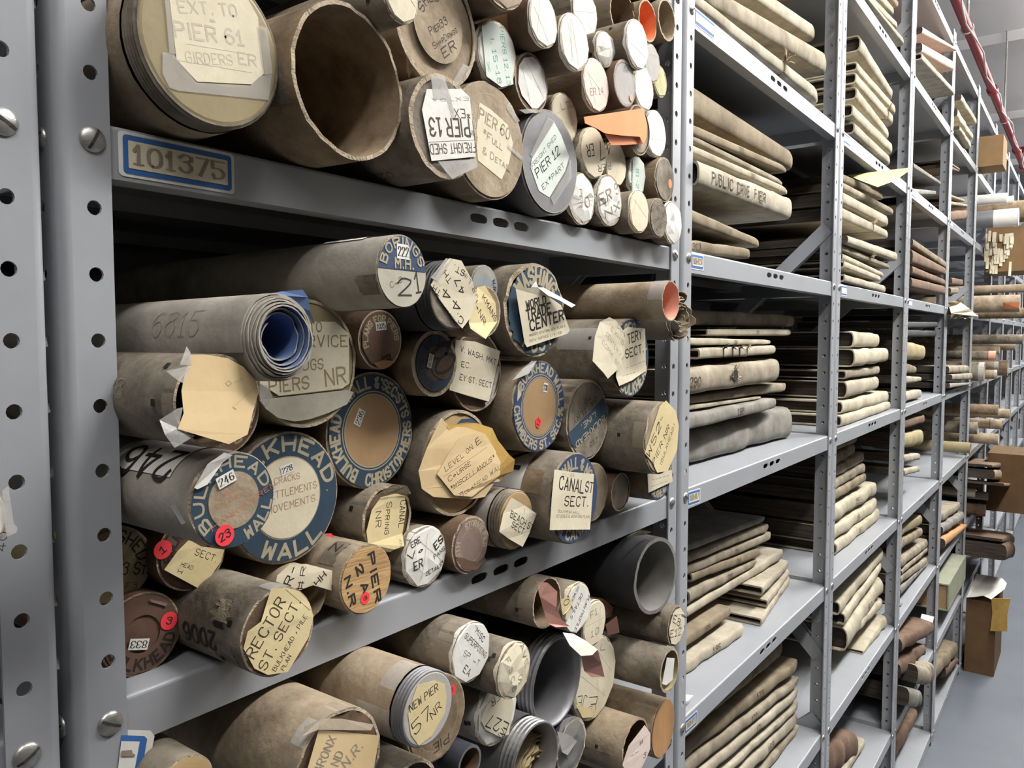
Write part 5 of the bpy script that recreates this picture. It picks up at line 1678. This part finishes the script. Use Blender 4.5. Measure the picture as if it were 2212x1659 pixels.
bundle(s, 'tan roll numbered 208, dark open mouth', 'canvas', r5, (110, 600, 680), (525, 408, 440), 2.2, text='208', tpos=.5)
bundle(s, 'pale bundle with a gaping oval mouth', 'linen', r5, (95, 710, 762), (690, 345, 400), 2.2)
bundle(s, 'bundle numbered 199', 'tancanvas', r5, (50, 900, 975), (376, 684, 742), 1.8, text='199', tpos=.42)
bundle(s, 'pale bundle numbered 195 lying on the shelf', 'linen', r5, (50, 1050, 1135), (457, 795, 855), 1.65, qR=1.2, text='195', tpos=.46, mouth=False)
s = Stack('folded linen covers at the right of the 101411 shelf', 'right end of shelf 101411')
bundle(s, 'folded pale cover', 'linen', r5, (548, 575, 632), (745, 382, 418), 1.2, qR=2.2)
bundle(s, 'folded cover with open end', 'linen', r5, (578, 655, 700), (742, 432, 462), 1.1, qR=2.2)
bundle(s, 'lowest folded cover', 'linen', r5, (542, 765, 812), (736, 482, 522), .95, qR=2.1, text='197', tpos=.55)
s = Stack('linen bundles on the lowest visible shelf of the second bay', 'below tag 101411')
bundle(s, 'tan bundle', 'tancanvas', r5, (50, 1390, 1520), (697, 890, 965), 1.2, text='174', tpos=.6, txth=.4)
bundle(s, 'tan bundle with stamped figures', 'tancanvas', r5, (50, 1530, 1640), (835, 970, 1025), 1.2, text='173', tpos=.55)
bundle(s, 'tan bundle', 'canvas', r5, (50, 1650, 1760), (822, 1082, 1120), 1.2, text='172', tpos=.5)
bundle(s, 'pale bundle', 'linen', r5, (150, 1700, 1780), (846, 1122, 1172), 1.2, text='171', tpos=.5)
bundle(s, 'thin pale bundle', 'linen', r5, (300, 1690, 1740), (815, 1228, 1262), 1.2, mouth=False, text='170', tpos=.6)
bundle(s, 'pale bundle with broad rounded end', 'linen', r5, (330, 1760, 1850), (908, 1182, 1250), 1.2, text='169', tpos=.5)
bundle(s, 'grey ragged bundle', 'canvas', r5, (400, 1840, 1920), (876, 1312, 1372), 1.2, mouth=False)
bundle(s, 'grey ragged bundle', 'canvas', r5, (500, 1880, 1950), (866, 1390, 1430), 1.2, mouth=False)

g1, g2, g3, g4 = zoomer(1800, 0, 2.963), zoomer(1820, 200, 3.685), zoomer(1780, 400, 2.963), zoomer(1780, 900, 2.185)
s = Stack('cream rolls on the top shelf of the third bay', 'at the top of the third bay')
bundle(s, 'cream roll', 'lily', g1, (250, -260, -200), (420, 10, 50), 2, mouth=False)
bundle(s, 'cream roll', 'lily', g1, (220, -160, -90), (402, 60, 108), 1.2, mouth=False)
bundle(s, 'cream roll', 'lily', g1, (205, -80, -20), (423, 150, 190), .6, mouth=False)
bundle(s, 'cream roll', 'lily', g1, (225, 30, 75), (465, 255, 295), -.1, mouth=False)
s = Stack('cream rolls above the second level of the third bay', 'above the olive sheet')
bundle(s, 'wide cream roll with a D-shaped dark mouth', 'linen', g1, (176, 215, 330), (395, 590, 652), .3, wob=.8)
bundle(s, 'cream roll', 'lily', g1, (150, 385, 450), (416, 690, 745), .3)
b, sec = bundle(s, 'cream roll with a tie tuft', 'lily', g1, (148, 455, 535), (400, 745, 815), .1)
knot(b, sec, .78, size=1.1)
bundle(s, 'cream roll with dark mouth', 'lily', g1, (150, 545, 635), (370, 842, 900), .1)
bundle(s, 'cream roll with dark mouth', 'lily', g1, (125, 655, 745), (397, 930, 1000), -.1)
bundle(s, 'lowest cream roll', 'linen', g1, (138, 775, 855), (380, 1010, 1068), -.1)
s = Stack('cream bundles below the olive sheet', 'below the olive sheet')
bundle(s, 'tan roll', 'tancanvas', g2, (0, 640, 705), (345, 790, 862), .8, mouth=False)
bundle(s, 'tan tapered roll', 'canvas', g2, (0, 708, 765), (422, 930, 980), .3, mouth=False)
bundle(s, 'cream roll', 'lily', g2, (0, 780, 880), (386, 990, 1075), .1, mouth=False)
b, sec = bundle(s, 'flat tan bundle with tie tufts', 'linen', g2, (0, 905, 1010), (383, 1105, 1170), .1, mouth=False)
knot(b, sec, .58, size=.9)
bundle(s, 'thick pale bundle jutting right', 'lily', g2, (0, 1118, 1185), (463, 1278, 1352), -.3, mouth=False, depth=11)
b, sec = bundle(s, 'tan bundle with frayed tie', 'canvas', g2, (0, 1210, 1265), (392, 1372, 1410), .0, mouth=False)
knot(b, sec, .5, size=.9)
bundle(s, 'cream thin bundle', 'lily', g2, (0, 1275, 1325), (342, 1440, 1475), .1, mouth=False)
bundle(s, 'cream roll with small dark mouth', 'lily', g2, (14, 1335, 1395), (322, 1468, 1510), .0)
bundle(s, 'lowest greenish-stained roll', 'linen', g2, (22, 1445, 1508), (362, 1540, 1598), -.1)
loose('paper_sheet', 'olive-yellow sheet jutting from the shelf of the third bay', 'paper', 'sheet', [(*g2(40, 655)[:2], 1.2), (*g2(555, 595)[:2], -1.6), (*g2(520, 630)[:2], -1.6), (*g2(460, 672)[:2], -1.4), (*g2(380, 715)[:2], -1.0), (*g2(280, 752)[:2], -.5), (*g2(140, 700)[:2], .5)])
s = Stack('cream bundles at eye level of the third bay', 'mid height, third bay')
bundle(s, 'cream bundle with squarish dark mouth', 'lily', g3, (188, 930, 1042), (366, 950, 1032), .9)
bundle(s, 'broad cream bundle with wavy mouth', 'lily', g3, (203, 1048, 1168), (432, 1042, 1128), .6)
bundle(s, 'flat tan bundle', 'canvas', g3, (140, 1185, 1242), (373, 1152, 1208), .9)
bundle(s, 'cream bundle with tall mouth', 'linen', g3, (148, 1252, 1368), (371, 1225, 1302), .8)
bundle(s, 'cream bundle', 'lily', g3, (122, 1385, 1465), (459, 1305, 1378), .7)
bundle(s, 'lowest cream bundle', 'lily', g3, (118, 1478, 1550), (471, 1370, 1420), .65)
s = Stack('linen rolls below eye level of the third bay', 'below mid height, third bay')
for j, (L, R, m) in enumerate((((40, 130, 170), (165, 92, 118), 'tancanvas'), ((40, 190, 245), (156, 122, 172), 'tancanvas'), ((40, 250, 300), (202, 163, 207), 'canvas'), ((40, 312, 355), (204, 213, 257), 'canvas'), ((40, 360, 408), (211, 263, 302), 'tancanvas'),
                               ((45, 430, 510), (266, 302, 360), 'lily'), ((50, 525, 590), (286, 368, 418), 'lily'), ((62, 598, 655), (287, 422, 470), 'lily'))):
    bundle(s, 'tan roll' if j < 5 else 'cream roll', m, g4, L, R, 1.2 + .1 * (7 - j), mouth=j == 7, text='%d' % (150 + j), tpos=.45, txth=.36)
s = Stack('linen rolls near the bottom of the third bay', 'near the bottom, third bay')
bundle(s, 'narrow cream roll with dark mouth', 'lily', g4, (74, 875, 940), (299, 608, 650), 0.8)
bundle(s, 'cream roll', 'lily', g4, (100, 930, 985), (284, 678, 722), 0.8)
bundle(s, 'widest cream roll with ragged page block', 'lily', g4, (112, 1000, 1115), (300, 732, 800), 0.8, text='142', tpos=.5, txth=.3)
bundle(s, 'slim cream roll', 'lily', g4, (165, 975, 1020), (294, 845, 885), 0.8, mouth=False)
bundle(s, 'cream roll with oval mouth, nearest the edge', 'lily', g4, (186, 1108, 1185), (312, 912, 980), 0.8)
bundle(s, 'short pale roll with brown end', 'linen', g4, (80, 1258, 1340), (158, 1188, 1225), 0.8, qR=.5)
s = Stack('folders on the bottom shelf of the third bay', 'on the third bay bottom shelf')
bundle(s, 'dark brown wide volume', 'leather', g4, (10, 1560, 1740), (165, 1478, 1600), 1.2, mouth=False)
bundle(s, 'thin pale folder', 'linen', g4, (80, 1700, 1740), (202, 1518, 1545), 1.2, mouth=False)

h2, h3, h4, h5, h6 = zoomer(1940, 0, 4.607), zoomer(1940, 300, 4.147), zoomer(1940, 650, 4.147), zoomer(1900, 1000, 4.147), zoomer(1780, 1200, 3.616)
s = Stack('bundles at the top of the fourth bay', 'at the top of the fourth bay')
K = dict(mouth=False)
bundle(s, 'crumbling pinkish roll', 'pinkcloth', h2, (150, 195, 290), (638, 445, 530), -0.4, wob=1.6, **K)
bundle(s, 'crumbling pinkish roll with torn end', 'pinkcloth', h2, (150, 365, 470), (605, 625, 725), -0.4, wob=1.6, **K)
bundle(s, 'flat olive folder with small mouth', 'linen', h2, (215, 495, 570), (585, 905, 960), -0.4, depth=12)
s = Stack('thin folders in the fourth bay', 'of the fourth bay thin folders')
bundle(s, 'gaping thin folder', 'canvas', h3, (150, 0, 12), (560, 268, 282), .6, wob=.3, **K)
bundle(s, 'dark folder with brown leaves', 'leather', h3, (155, 85, 150), (555, 280, 298), .6, wob=.4, **K)
bundle(s, 'dark grey folder', 'greycanvas', h3, (140, 210, 260), (420, 405, 432), .6, wob=.4, **K)
bundle(s, 'dark grey flat folder', 'greycanvas', h3, (140, 440, 500), (400, 470, 500), 1.0, wob=.4, **K)
bundle(s, 'dark lowest folder', 'greycanvas', h3, (140, 520, 580), (425, 650, 680), .4, wob=.6, **K)
s = Stack('curled brown volumes in the fourth bay', 'of the fourth bay curled volumes')
bundle(s, 'pale-edged curling volume', 'tancanvas', h3, (100, 865, 935), (530, 1160, 1222), -0.2, wob=1.2, name='bound_volume', cat='book', **K)
bundle(s, 'brown curled volume', 'leather', h3, (100, 960, 1110), (500, 1195, 1240), -0.2, wob=1.2, name='bound_volume', cat='book', **K)
bundle(s, 'brown torn volume', 'leather', h3, (100, 1120, 1200), (450, 1270, 1320), -0.2, wob=1.2, name='bound_volume', cat='book', **K)
bundle(s, 'lowest brown volume with torn corner', 'leather', h3, (100, 1230, 1330), (445, 1320, 1400), -0.2, wob=1.2, name='bound_volume', cat='book', **K)
s = Stack('mixed folders at mid height of the fourth bay', 'mid height, fourth bay')
bundle(s, 'dark folder', 'darkbook', h4, (80, 128, 172), (217, 138, 172), 1, **K)
bundle(s, 'black book with pale page edge', 'darkbook', h4, (80, 185, 245), (380, 188, 238), .4, **K)
bundle(s, 'black book', 'darkbook', h4, (80, 255, 320), (372, 268, 322), .5, **K)
bundle(s, 'fat yellow roll', 'ochre', h4, (70, 350, 530), (264, 402, 525), .5, **K)
bundle(s, 'tan folded packet', 'tancanvas', h4, (70, 545, 650), (170, 590, 645), .8, **K)
bundle(s, 'white-topped folder', 'linen', h4, (70, 670, 745), (220, 682, 718), .6, **K)
bundle(s, 'striped lowest packet', 'linen', h4, (70, 825, 905), (222, 790, 862), .5, **K)
s = Stack('mixed rolls below mid height of the fourth bay', 'below mid height, fourth bay')
bundle(s, 'ragged brown packet', 'leather', h4, (60, 1060, 1150), (262, 1020, 1085), .3, wob=1.8, **K)
bundle(s, 'yellow roll', 'ochre', h4, (55, 1190, 1330), (243, 1148, 1285), .4, **K)
bundle(s, 'pinkish striped packet', 'linen', h4, (55, 1385, 1450), (208, 1362, 1422), .5, **K)
bundle(s, 'pale folder', 'linen', h4, (55, 1510, 1570), (205, 1480, 1530), .5, **K)
s = Stack('grey bundles low in the fourth bay', 'low in the fourth bay')
bundle(s, 'olive roll', 'olive', h5, (190, 590, 660), (398, 458, 545), 0.7, **K)
bundle(s, 'olive roll', 'tancanvas', h5, (190, 700, 785), (403, 575, 645), 0.7, **K)
bundle(s, 'flat tan bundle', 'canvas', h5, (195, 870, 945), (458, 668, 742), 0.7, **K)
bundle(s, 'thin tan folder', 'canvas', h5, (200, 965, 1005), (447, 748, 788), 0.7, **K)
bundle(s, 'grey roll', 'canvas', h5, (190, 1020, 1090), (472, 825, 882), 0.7, **K)
bundle(s, 'grey bundle', 'greycanvas', h5, (190, 1120, 1195), (492, 898, 962), 0.7, **K)
bundle(s, 'lowest grey folder', 'greycanvas', h5, (190, 1235, 1290), (538, 985, 1042), 0.7, **K)
s = Stack('battered volumes near the bottom of the fourth bay', 'near the fourth bay bottom')
bundle(s, 'dark brown volume with white slip', 'leather', h6, (560, 590, 790), (930, 480, 570), -.2, wob=1.2, name='bound_volume', cat='book', **K)
bundle(s, 'dark brown splitting volume', 'leather', h6, (560, 880, 1010), (805, 685, 760), -.2, wob=1.4, name='bound_volume', cat='book', **K)
loose('paper_slip', 'white slip lying on the battered brown volume low in the fourth bay', 'paper', 'white', [(*h6(765, 455)[:2], -1.0), (*h6(860, 478)[:2], -1.2), (*h6(850, 525)[:2], -1.4), (*h6(755, 490)[:2], -1.2)])
s = Stack('sagging rolls hanging over the low shelf', 'sagging over a low shelf edge')
bundle(s, 'frayed pale roll end', 'canvas', h6, (755, 880, 1010), (885, 850, 1000), -1.2, depth=5, wob=2, **K)
bundle(s, 'frayed grey roll end', 'greycanvas', h6, (580, 1060, 1200), (775, 1060, 1180), -1.0, depth=5, wob=2, **K)
s = Stack('volumes on the bottom shelf of the fourth bay', 'on the fourth bay bottom shelf')
bundle(s, 'dark red-brown long volume', 'leather', h6, (555, 1480, 1640), (745, 1195, 1250), 1.0, name='bound_volume', cat='book', **K)
s = Stack('bundles at the top of the fifth bay', 'at the top of the fifth bay')
bundle(s, 'olive flat folder with pale spine', 'linen', h2, (600, 865, 950), (793, 1195, 1250), -.6, depth=10, **K)
bundle(s, 'ribbed cream roll', 'lily', h2, (560, 1010, 1110), (752, 1340, 1400), -.3, wob=1.8, **K)
bundle(s, 'lowest ribbed cream roll', 'lily', h2, (555, 1160, 1240), (735, 1420, 1485), -.6, wob=1.8, **K)
s = Stack('thin folders in the fifth bay', 'of the fifth bay thin folders')
bundle(s, 'thin grey folder', 'canvas', h3, (470, 495, 520), (605, 545, 565), .4, **K)
bundle(s, 'thin tan folder', 'canvas', h3, (470, 555, 590), (630, 585, 610), .2, **K)
bundle(s, 'torn brown packet', 'leather', h3, (470, 645, 740), (645, 635, 720), -.2, wob=1.5, **K)
s = Stack('brown blocks in the fifth bay', 'of two blocks, fifth bay')
bundle(s, 'brown blunt volume', 'leather', h3, (430, 1230, 1300), (592, 1258, 1315), -.3, name='bound_volume', cat='book', **K)
bundle(s, 'grey-brown blunt volume', 'tancanvas', h3, (430, 1330, 1390), (552, 1330, 1388), -.2, name='bound_volume', cat='book', **K)
rr = random.Random(9)
cr = []
for (x, y, dq) in ((450, 1470, 0), (500, 1450, -1), (560, 1465, -.6), (640, 1520, -1.2), (665, 1545, -.5), (720, 1590, -1.6), (660, 1595, -.4), (600, 1612, -1.4), (560, 1585, -.3), (520, 1605, -1.3), (470, 1618, -.4), (475, 1560, -1.2)):
    cr.append((*h3(x, y)[:2], .35 + dq))
loose('crumpled_sheet', 'crumpled pale yellow sheet spilling over a shelf of the fifth bay', 'paper', 'cream', cr)
s = Stack('papers at mid height of the fifth bay', 'mid height, fifth bay')
bundle(s, 'grey stiff folder', 'canvas', h4, (400, 590, 650), (648, 575, 640), -.3, wob=.4, **K)
bundle(s, 'folded thin folder', 'canvas', h4, (400, 665, 712), (683, 645, 705), -.6, wob=.4, **K)
bundle(s, 'long grey-green roll', 'roll', h4, (300, 735, 820), (670, 732, 812), -.4, wob=.3, **K)
s = Stack('rolls low in the fifth bay', 'low in the fifth bay')
bundle(s, 'grey roll', 'canvas', h5, (540, 470, 550), (742, 345, 410), .2, **K)
bundle(s, 'dark grey roll', 'greycanvas', h5, (540, 590, 665), (798, 415, 490), -.2, **K)
bundle(s, 'orange-brown roll', 'terracotta', h5, (560, 690, 800), (802, 545, 605), -.4, **K)
s = Stack('rolls at the bottom of the fifth bay', 'at the bottom of the fifth bay')
bundle(s, 'fat tan fabric roll', 'tancanvas', h6, (860, 880, 1000), (1115, 610, 705), 0.0, wob=.8, **K)
bundle(s, 'smaller brown roll with torn end', 'leather', h6, (960, 880, 960), (1085, 840, 915), 0.0, **K)

# sage grey box book low in the fifth bay
bb = [h5(600, 1128), h5(640, 1262), h5(795, 1010), h5(748, 880)]
pA, pB = at_q(bb[0][0], bb[0][1], -.3), at_q(bb[1][0], bb[1][1], -.3)
pC, pDd = at_q(bb[2][0], bb[2][1], -.3), at_q(bb[3][0], bb[3][1], -.3)
x0, x1 = (pA.x + pB.x) / 2, (pC.x + pDd.x) / 2
z0, z1 = (pB.z + pC.z) / 2, (pA.z + pDd.z) / 2
o = empty('box_book', ((x0 + x1) / 2, 0, z0), 'sage grey clothbound box book low in the fifth bay', 'book')
w, hh = (x1 - x0) / 2, z1 - z0
mb = MB()
mb.box((-w, -.3 * U, 0), (w, -.3 * U + .006, hh))
mb.box((-w, -.3 * U + .006, 0), (w, 7 * U, .006))
mb.box((-w, -.3 * U + .006, hh - .006), (w, 7 * U, hh))
mb.build('cover', 'sage', o)
mb = MB()
mb.box((-w + .008, -.3 * U + .0061, .0061), (w - .008, 6.8 * U, hh - .0061))
mb.build('pages', 'tan', o)


# ------------------------------------------------------------------ tubes poking into the aisle from the far bays
def far(label, m, px, py, r, s, end='kraft2', band=None, L=16.0, open_=False, group='tubes poking out of the far bays', cap='kraft2', name='cardboard_tube'):
    d = ray(px, py)
    k = (s * U - EYE.x) / d.x
    q = (EYE.y + d.y * k) / U
    t = Tube('F%d' % DN[0], label, name, data=(px, py, r, q), group=group)
    DN[0] += 1
    t.body(m, L=L, open_=open_, wall=.1, seg=24, ragged=.003)
    if not open_:
        t.cap(cap, .93, .001)
    if band:
        t.side('paper_band', band[0], 60, 260, band[1], band[2])
    return t


h3p = lambda x, y: (1940 + x / 4.147, 300 + y / 4.147)
far('white tube end, upper of the pair high in the sixth bay', 'white', 2176, 427, 11, 114, cap='white')
far('white tube with torn wrapper beside its twin high in the sixth bay', 'white', 2190, 433, 10.5, 117.5, cap='white')
far('thick grey tube with white paper band near its end', 'tin', 2201, 469, 19.5, 112, band=('white', .05, 2.4), cap='white')
far('big kraft tube cut by the right border, high on the far shelves', 'kraft', 2222, 455, 24, 118)
far('long thin tan tube above the orange-flagged one', 'kraft2', 2226, 622, 9, 116)
t = far('fat buff tube with an orange flag paper on it', 'kraft2', 2204, 655, 19, 111.5)
loose('paper_flag', 'orange-red flag slip on the fat buff tube', 'paper', 'orange', [(*h3p(940, 1465), -6), (*h3p(1095, 1462), -8), (*h3p(1088, 1520), -8.1), (*h3p(945, 1522), -6.1)])
far('kraft tube below the fat buff one', 'kraft', 2224, 676, 11.5, 116)
h4p = lambda x, y: (1940 + x / 4.147, 650 + y / 4.147)
t = far('pale grey tube with a row of dark numerals', 'grime', 2210, 733, 10.5, 117, cap='grime')
far('tan tube below the numbered pale grey one', 'kraft2', 2194, 749, 8, 121)
far('tan tube with white torn end', 'kraft2', 2160, 757, 9, 117, cap='white')
far('brown tube with a pink paper at its end', 'grime', 2152, 768, 10, 112, band=('salmon', .05, 1.4))
far('fat grey-banded tube in the cluster', 'grime', 2127, 803, 21, 109.9, band=('grey', .0, .5))
far('small tube with grey band right of the fat cluster tube', 'kraft2', 2157, 790, 9, 117, band=('grey', .0, .9))
far('lower small tube in the cluster', 'kraft2', 2154, 809, 10, 112.5, band=('grey', .0, .5))
far('stout tube at the right of the cluster', 'kraft', 2178, 795, 17, 121)
far('long dark tan tube below the cluster', 'kraft', 2157, 886, 11.5, 113)
far('short tan tube end beside the long dark tan one', 'kraft2', 2182, 894, 10.5, 121)
far('ragged pale tube end behind an upright', 'grime', 2112, 925, 13.5, 109.7)
far('tan tube with a cord round it', 'kraft2', 2165, 917, 11, 115.5, band=('brown', 2.0, 2.15))
far('lowest tan tube of its shelf, torn white end', 'kraft2', 2157, 949, 12, 112, cap='white')
far('cream tube, uppermost of the low far group', 'kraft2', 2124, 1052, 8, 119)
far('stubby cream tube of the low far group', 'cream', 2107, 1065, 9.5, 112, cap='cream')
far('white-grey tube of the low far group', 'grey', 2135, 1072, 9.5, 118)
far('brown tube with a white slip, lowest of the low far group', 'brown', 2129, 1103, 13, 113)
t = far('open yellowish roll lying at the end of the fifth bay shelf', 'olive', 2097, 968, 12, 104.5, open_=True, L=14, cap='olive')


def carton(label, s0, s1, q0, q1, z0, z1, m='board'):
    """open cardboard box, s along the rack, q out of it, z up (units)"""
    o = empty('cardboard_box', W((s0 + s1) / 2, (q0 + q1) / 2, z0), label, 'box')
    w, d, h = (s1 - s0) / 2 * U, (q1 - q0) / 2 * U, (z1 - z0) * U
    mb = MB()
    th = .006
    mb.box((-w, -d, 0), (w, -d + th, h))
    mb.box((-w, d - th, 0), (w, d, h))
    mb.box((-w, -d + th, 0), (-w + th, d - th, h))
    mb.box((w - th, -d + th, 0), (w, d - th, h))
    mb.box((-w + th, -d + th, 0), (w - th, d - th, th))
    mb.build('box_body', m, o)
    mb = MB()
    mb.box((-w, -d, h), (w, d * .02, h + .005))
    mb.box((-w, d * .03, h), (w, d, h + .005))
    mb.build('box_flap', m, o)
    return o


o = carton('brown cardboard box with torn layered side, far right at head height', 118, 127, -7, -.3, 5.9, 11.6)
mb = MB()
rr = random.Random(3)
for k in range(46):
    yy, z = rr.uniform(.2, 3.2) * U, rr.uniform(1.2, 5.6) * U
    l = rr.uniform(.03, .08)
    x = -4.5 * U
    d = rr.uniform(.006, .022)
    a, b, c, e = (x, yy, z), (x, yy + rr.uniform(.008, .02), z), (x - d, yy + .012, z - l), (x - d * .5, yy, z - l)
    mb.add([a, b, c, e] + [(p[0] + .001, p[1], p[2]) for p in (a, b, c, e)], [(0, 1, 2, 3), (7, 6, 5, 4), (0, 3, 7, 4), (1, 5, 6, 2), (2, 6, 7, 3)])
mb.build('torn_layers', 'cream', o)
carton('brown cardboard box standing on the floor, white bag on top', 109, 119, -3.6, -.3, -46, -36.6, 'dark_shaded_board')  # darker board colour carries the shade this box stands in
h5p = lambda x, y: (1900 + x / 4.147, 1000 + y / 4.147)


def at_s(px, py, s_):
    """measured point on the vertical plane across the aisle at s_ units along the rack"""
    d_ = ray(px, py)
    return EYE + d_ * ((s_ * U - EYE.x) / d_.x)


def flat(name, label, cat, m, pts, thick=.004):
    """limp or stiff piece through points given as (px, py, distance along the rack)"""
    V = [at_s(*p) for p in pts]
    c_ = sum(V, Vector()) / len(V)
    tri = tessellate_polygon([[Vector((p[0], -p[1], 0)) for p in pts]])
    n_ = len(V)
    mb_ = MB()
    fs = [tuple(t_) for t_ in tri] + [tuple(n_ + i for i in t_[::-1]) for t_ in tri] + [(i, n_ + i, n_ + (i + 1) % n_, (i + 1) % n_) for i in range(n_)]
    mb_.add([v - c_ for v in V] + [v - c_ + Vector((thick, 0, 0)) for v in V], fs)
    o_ = mb_.build(name, m)
    o_.location = c_
    return tag(o_, label, cat)


flat('plastic_bag', 'white bag draped over the floor-standing cardboard box', 'bag', 'white', [(*h5p(780, 1205), 108.6), (*h5p(870, 995), 116), (*h5p(960, 1010), 117), (*h5p(1100, 1035), 116), (*h5p(1140, 1080), 114), (*h5p(1120, 1130), 111), (*h5p(1000, 1222), 108.2), (*h5p(930, 1190), 108.4), (*h5p(860, 1200), 108.3)])
flat('cardboard_flap', 'ochre cardboard flap hanging beside the bag-topped box', 'cardboard', 'gold', [(*h5p(1000, 1215), 108.7), (*h5p(1175, 1215), 107.6), (*h5p(1145, 1360), 107.4), (*h5p(1145, 1510), 107.2), (*h5p(990, 1505), 108.6), (*h5p(1010, 1350), 108.8)])
carton('dark brown cardboard box below the far tubes at the right border', 119, 128.5, -6.4, -1.2, -26.6, -18.8, 'dark_shaded_board')
carton('battered brown carton with torn edge at the top of the sixth bay', 108.9, 114, -2.6, 4, 18.35, 21.9, 'board')
s = Stack('books piled far down the row', 'of the farthest book pile')
bundle(s, 'worn brown book', 'leather', h4, (815, 1425, 1490), (990, 1430, 1500), -3, name='bound_volume', cat='book', **K)
bundle(s, 'worn brown book', 'tancanvas', h4, (815, 1500, 1600), (970, 1510, 1600), -3, name='bound_volume', cat='book', **K)
bundle(s, 'flat pale board', 'board', h5, (1000, 180, 205), (1265, 185, 215), -4, name='bound_volume', cat='book', **K)
s = Stack('brown packages at the far end of the row', 'at the far floor end')
bundle(s, 'lumpy brown package', 'leather', h5, (1080, 600, 700), (1210, 620, 720), -4, wob=2, **K)
bundle(s, 'lumpy brown package', 'brown', h5, (1095, 720, 880), (1215, 700, 850), -4.5, wob=2, **K)
t = far('black torch-shaped tube hanging low at the right border', 'plastic', 2200, 1090, 11, 126, cap='olive')

# ------------------------------------------------------------------ sprinkler pipe and cable under the ceiling
pz = 31.0
o = empty('sprinkler_pipe', W(60, 0.0, pz), 'dark red sprinkler pipe running along above the shelving', 'pipe')
mb = MB()
mb.tube([Vector(((s_ - 60) * U, 0, 0)) for s_ in (-40, 60, 120, 200, 290)], .019, 16)
mb.build('pipe_run', 'pipe', o)
for s_ in (78, 122, 165, 182, 222):
    mb = MB()
    mb.tube([Vector(((s_ - 60) * U - .03, 0, 0)), Vector(((s_ - 60) * U + .03, 0, 0))], .026, 16)
    mb.build('pipe_coupling', 'pipe', o)
mb = MB()
sx = (176 - 60) * U
mb.tube([Vector((sx, 0, 0)), Vector((sx, -.02, .09))], .012, 8)
mb.tube([Vector((sx, -.02, .09)), Vector((sx, -.02, .10))], .03, 10)
mb.build('sprinkler_head', 'pipe', o)
for s_ in (20, 95, 140, 230):
    mb = MB()
    mb.tube([Vector(((s_ - 60) * U, 0, .02)), Vector(((s_ - 60) * U, 0, CEIL - (ZA + pz * U)))], .005, 6)
    mb.tube([Vector(((s_ - 60) * U, .023 * math.cos(a), .023 * math.sin(a))) for a in [2 * math.pi * k / 16 for k in range(17)]], .003, 6)
    mb.build('pipe_hanger', 'cable', o)
mb = MB()
rr = random.Random(5)
pts = [Vector(((s_ - 60) * U, -.03 + .012 * math.sin(s_ * .3), -.026 - .03 * abs(math.sin(s_ * .045)))) for s_ in range(-30, 260, 5)]
mb.tube(pts, .0035, 6)
o = mb.build('electric_cable', 'cable')
o.location = W(60, 0.0, pz)
tag(o, 'thin white cable looping along under the red pipe', 'cable')
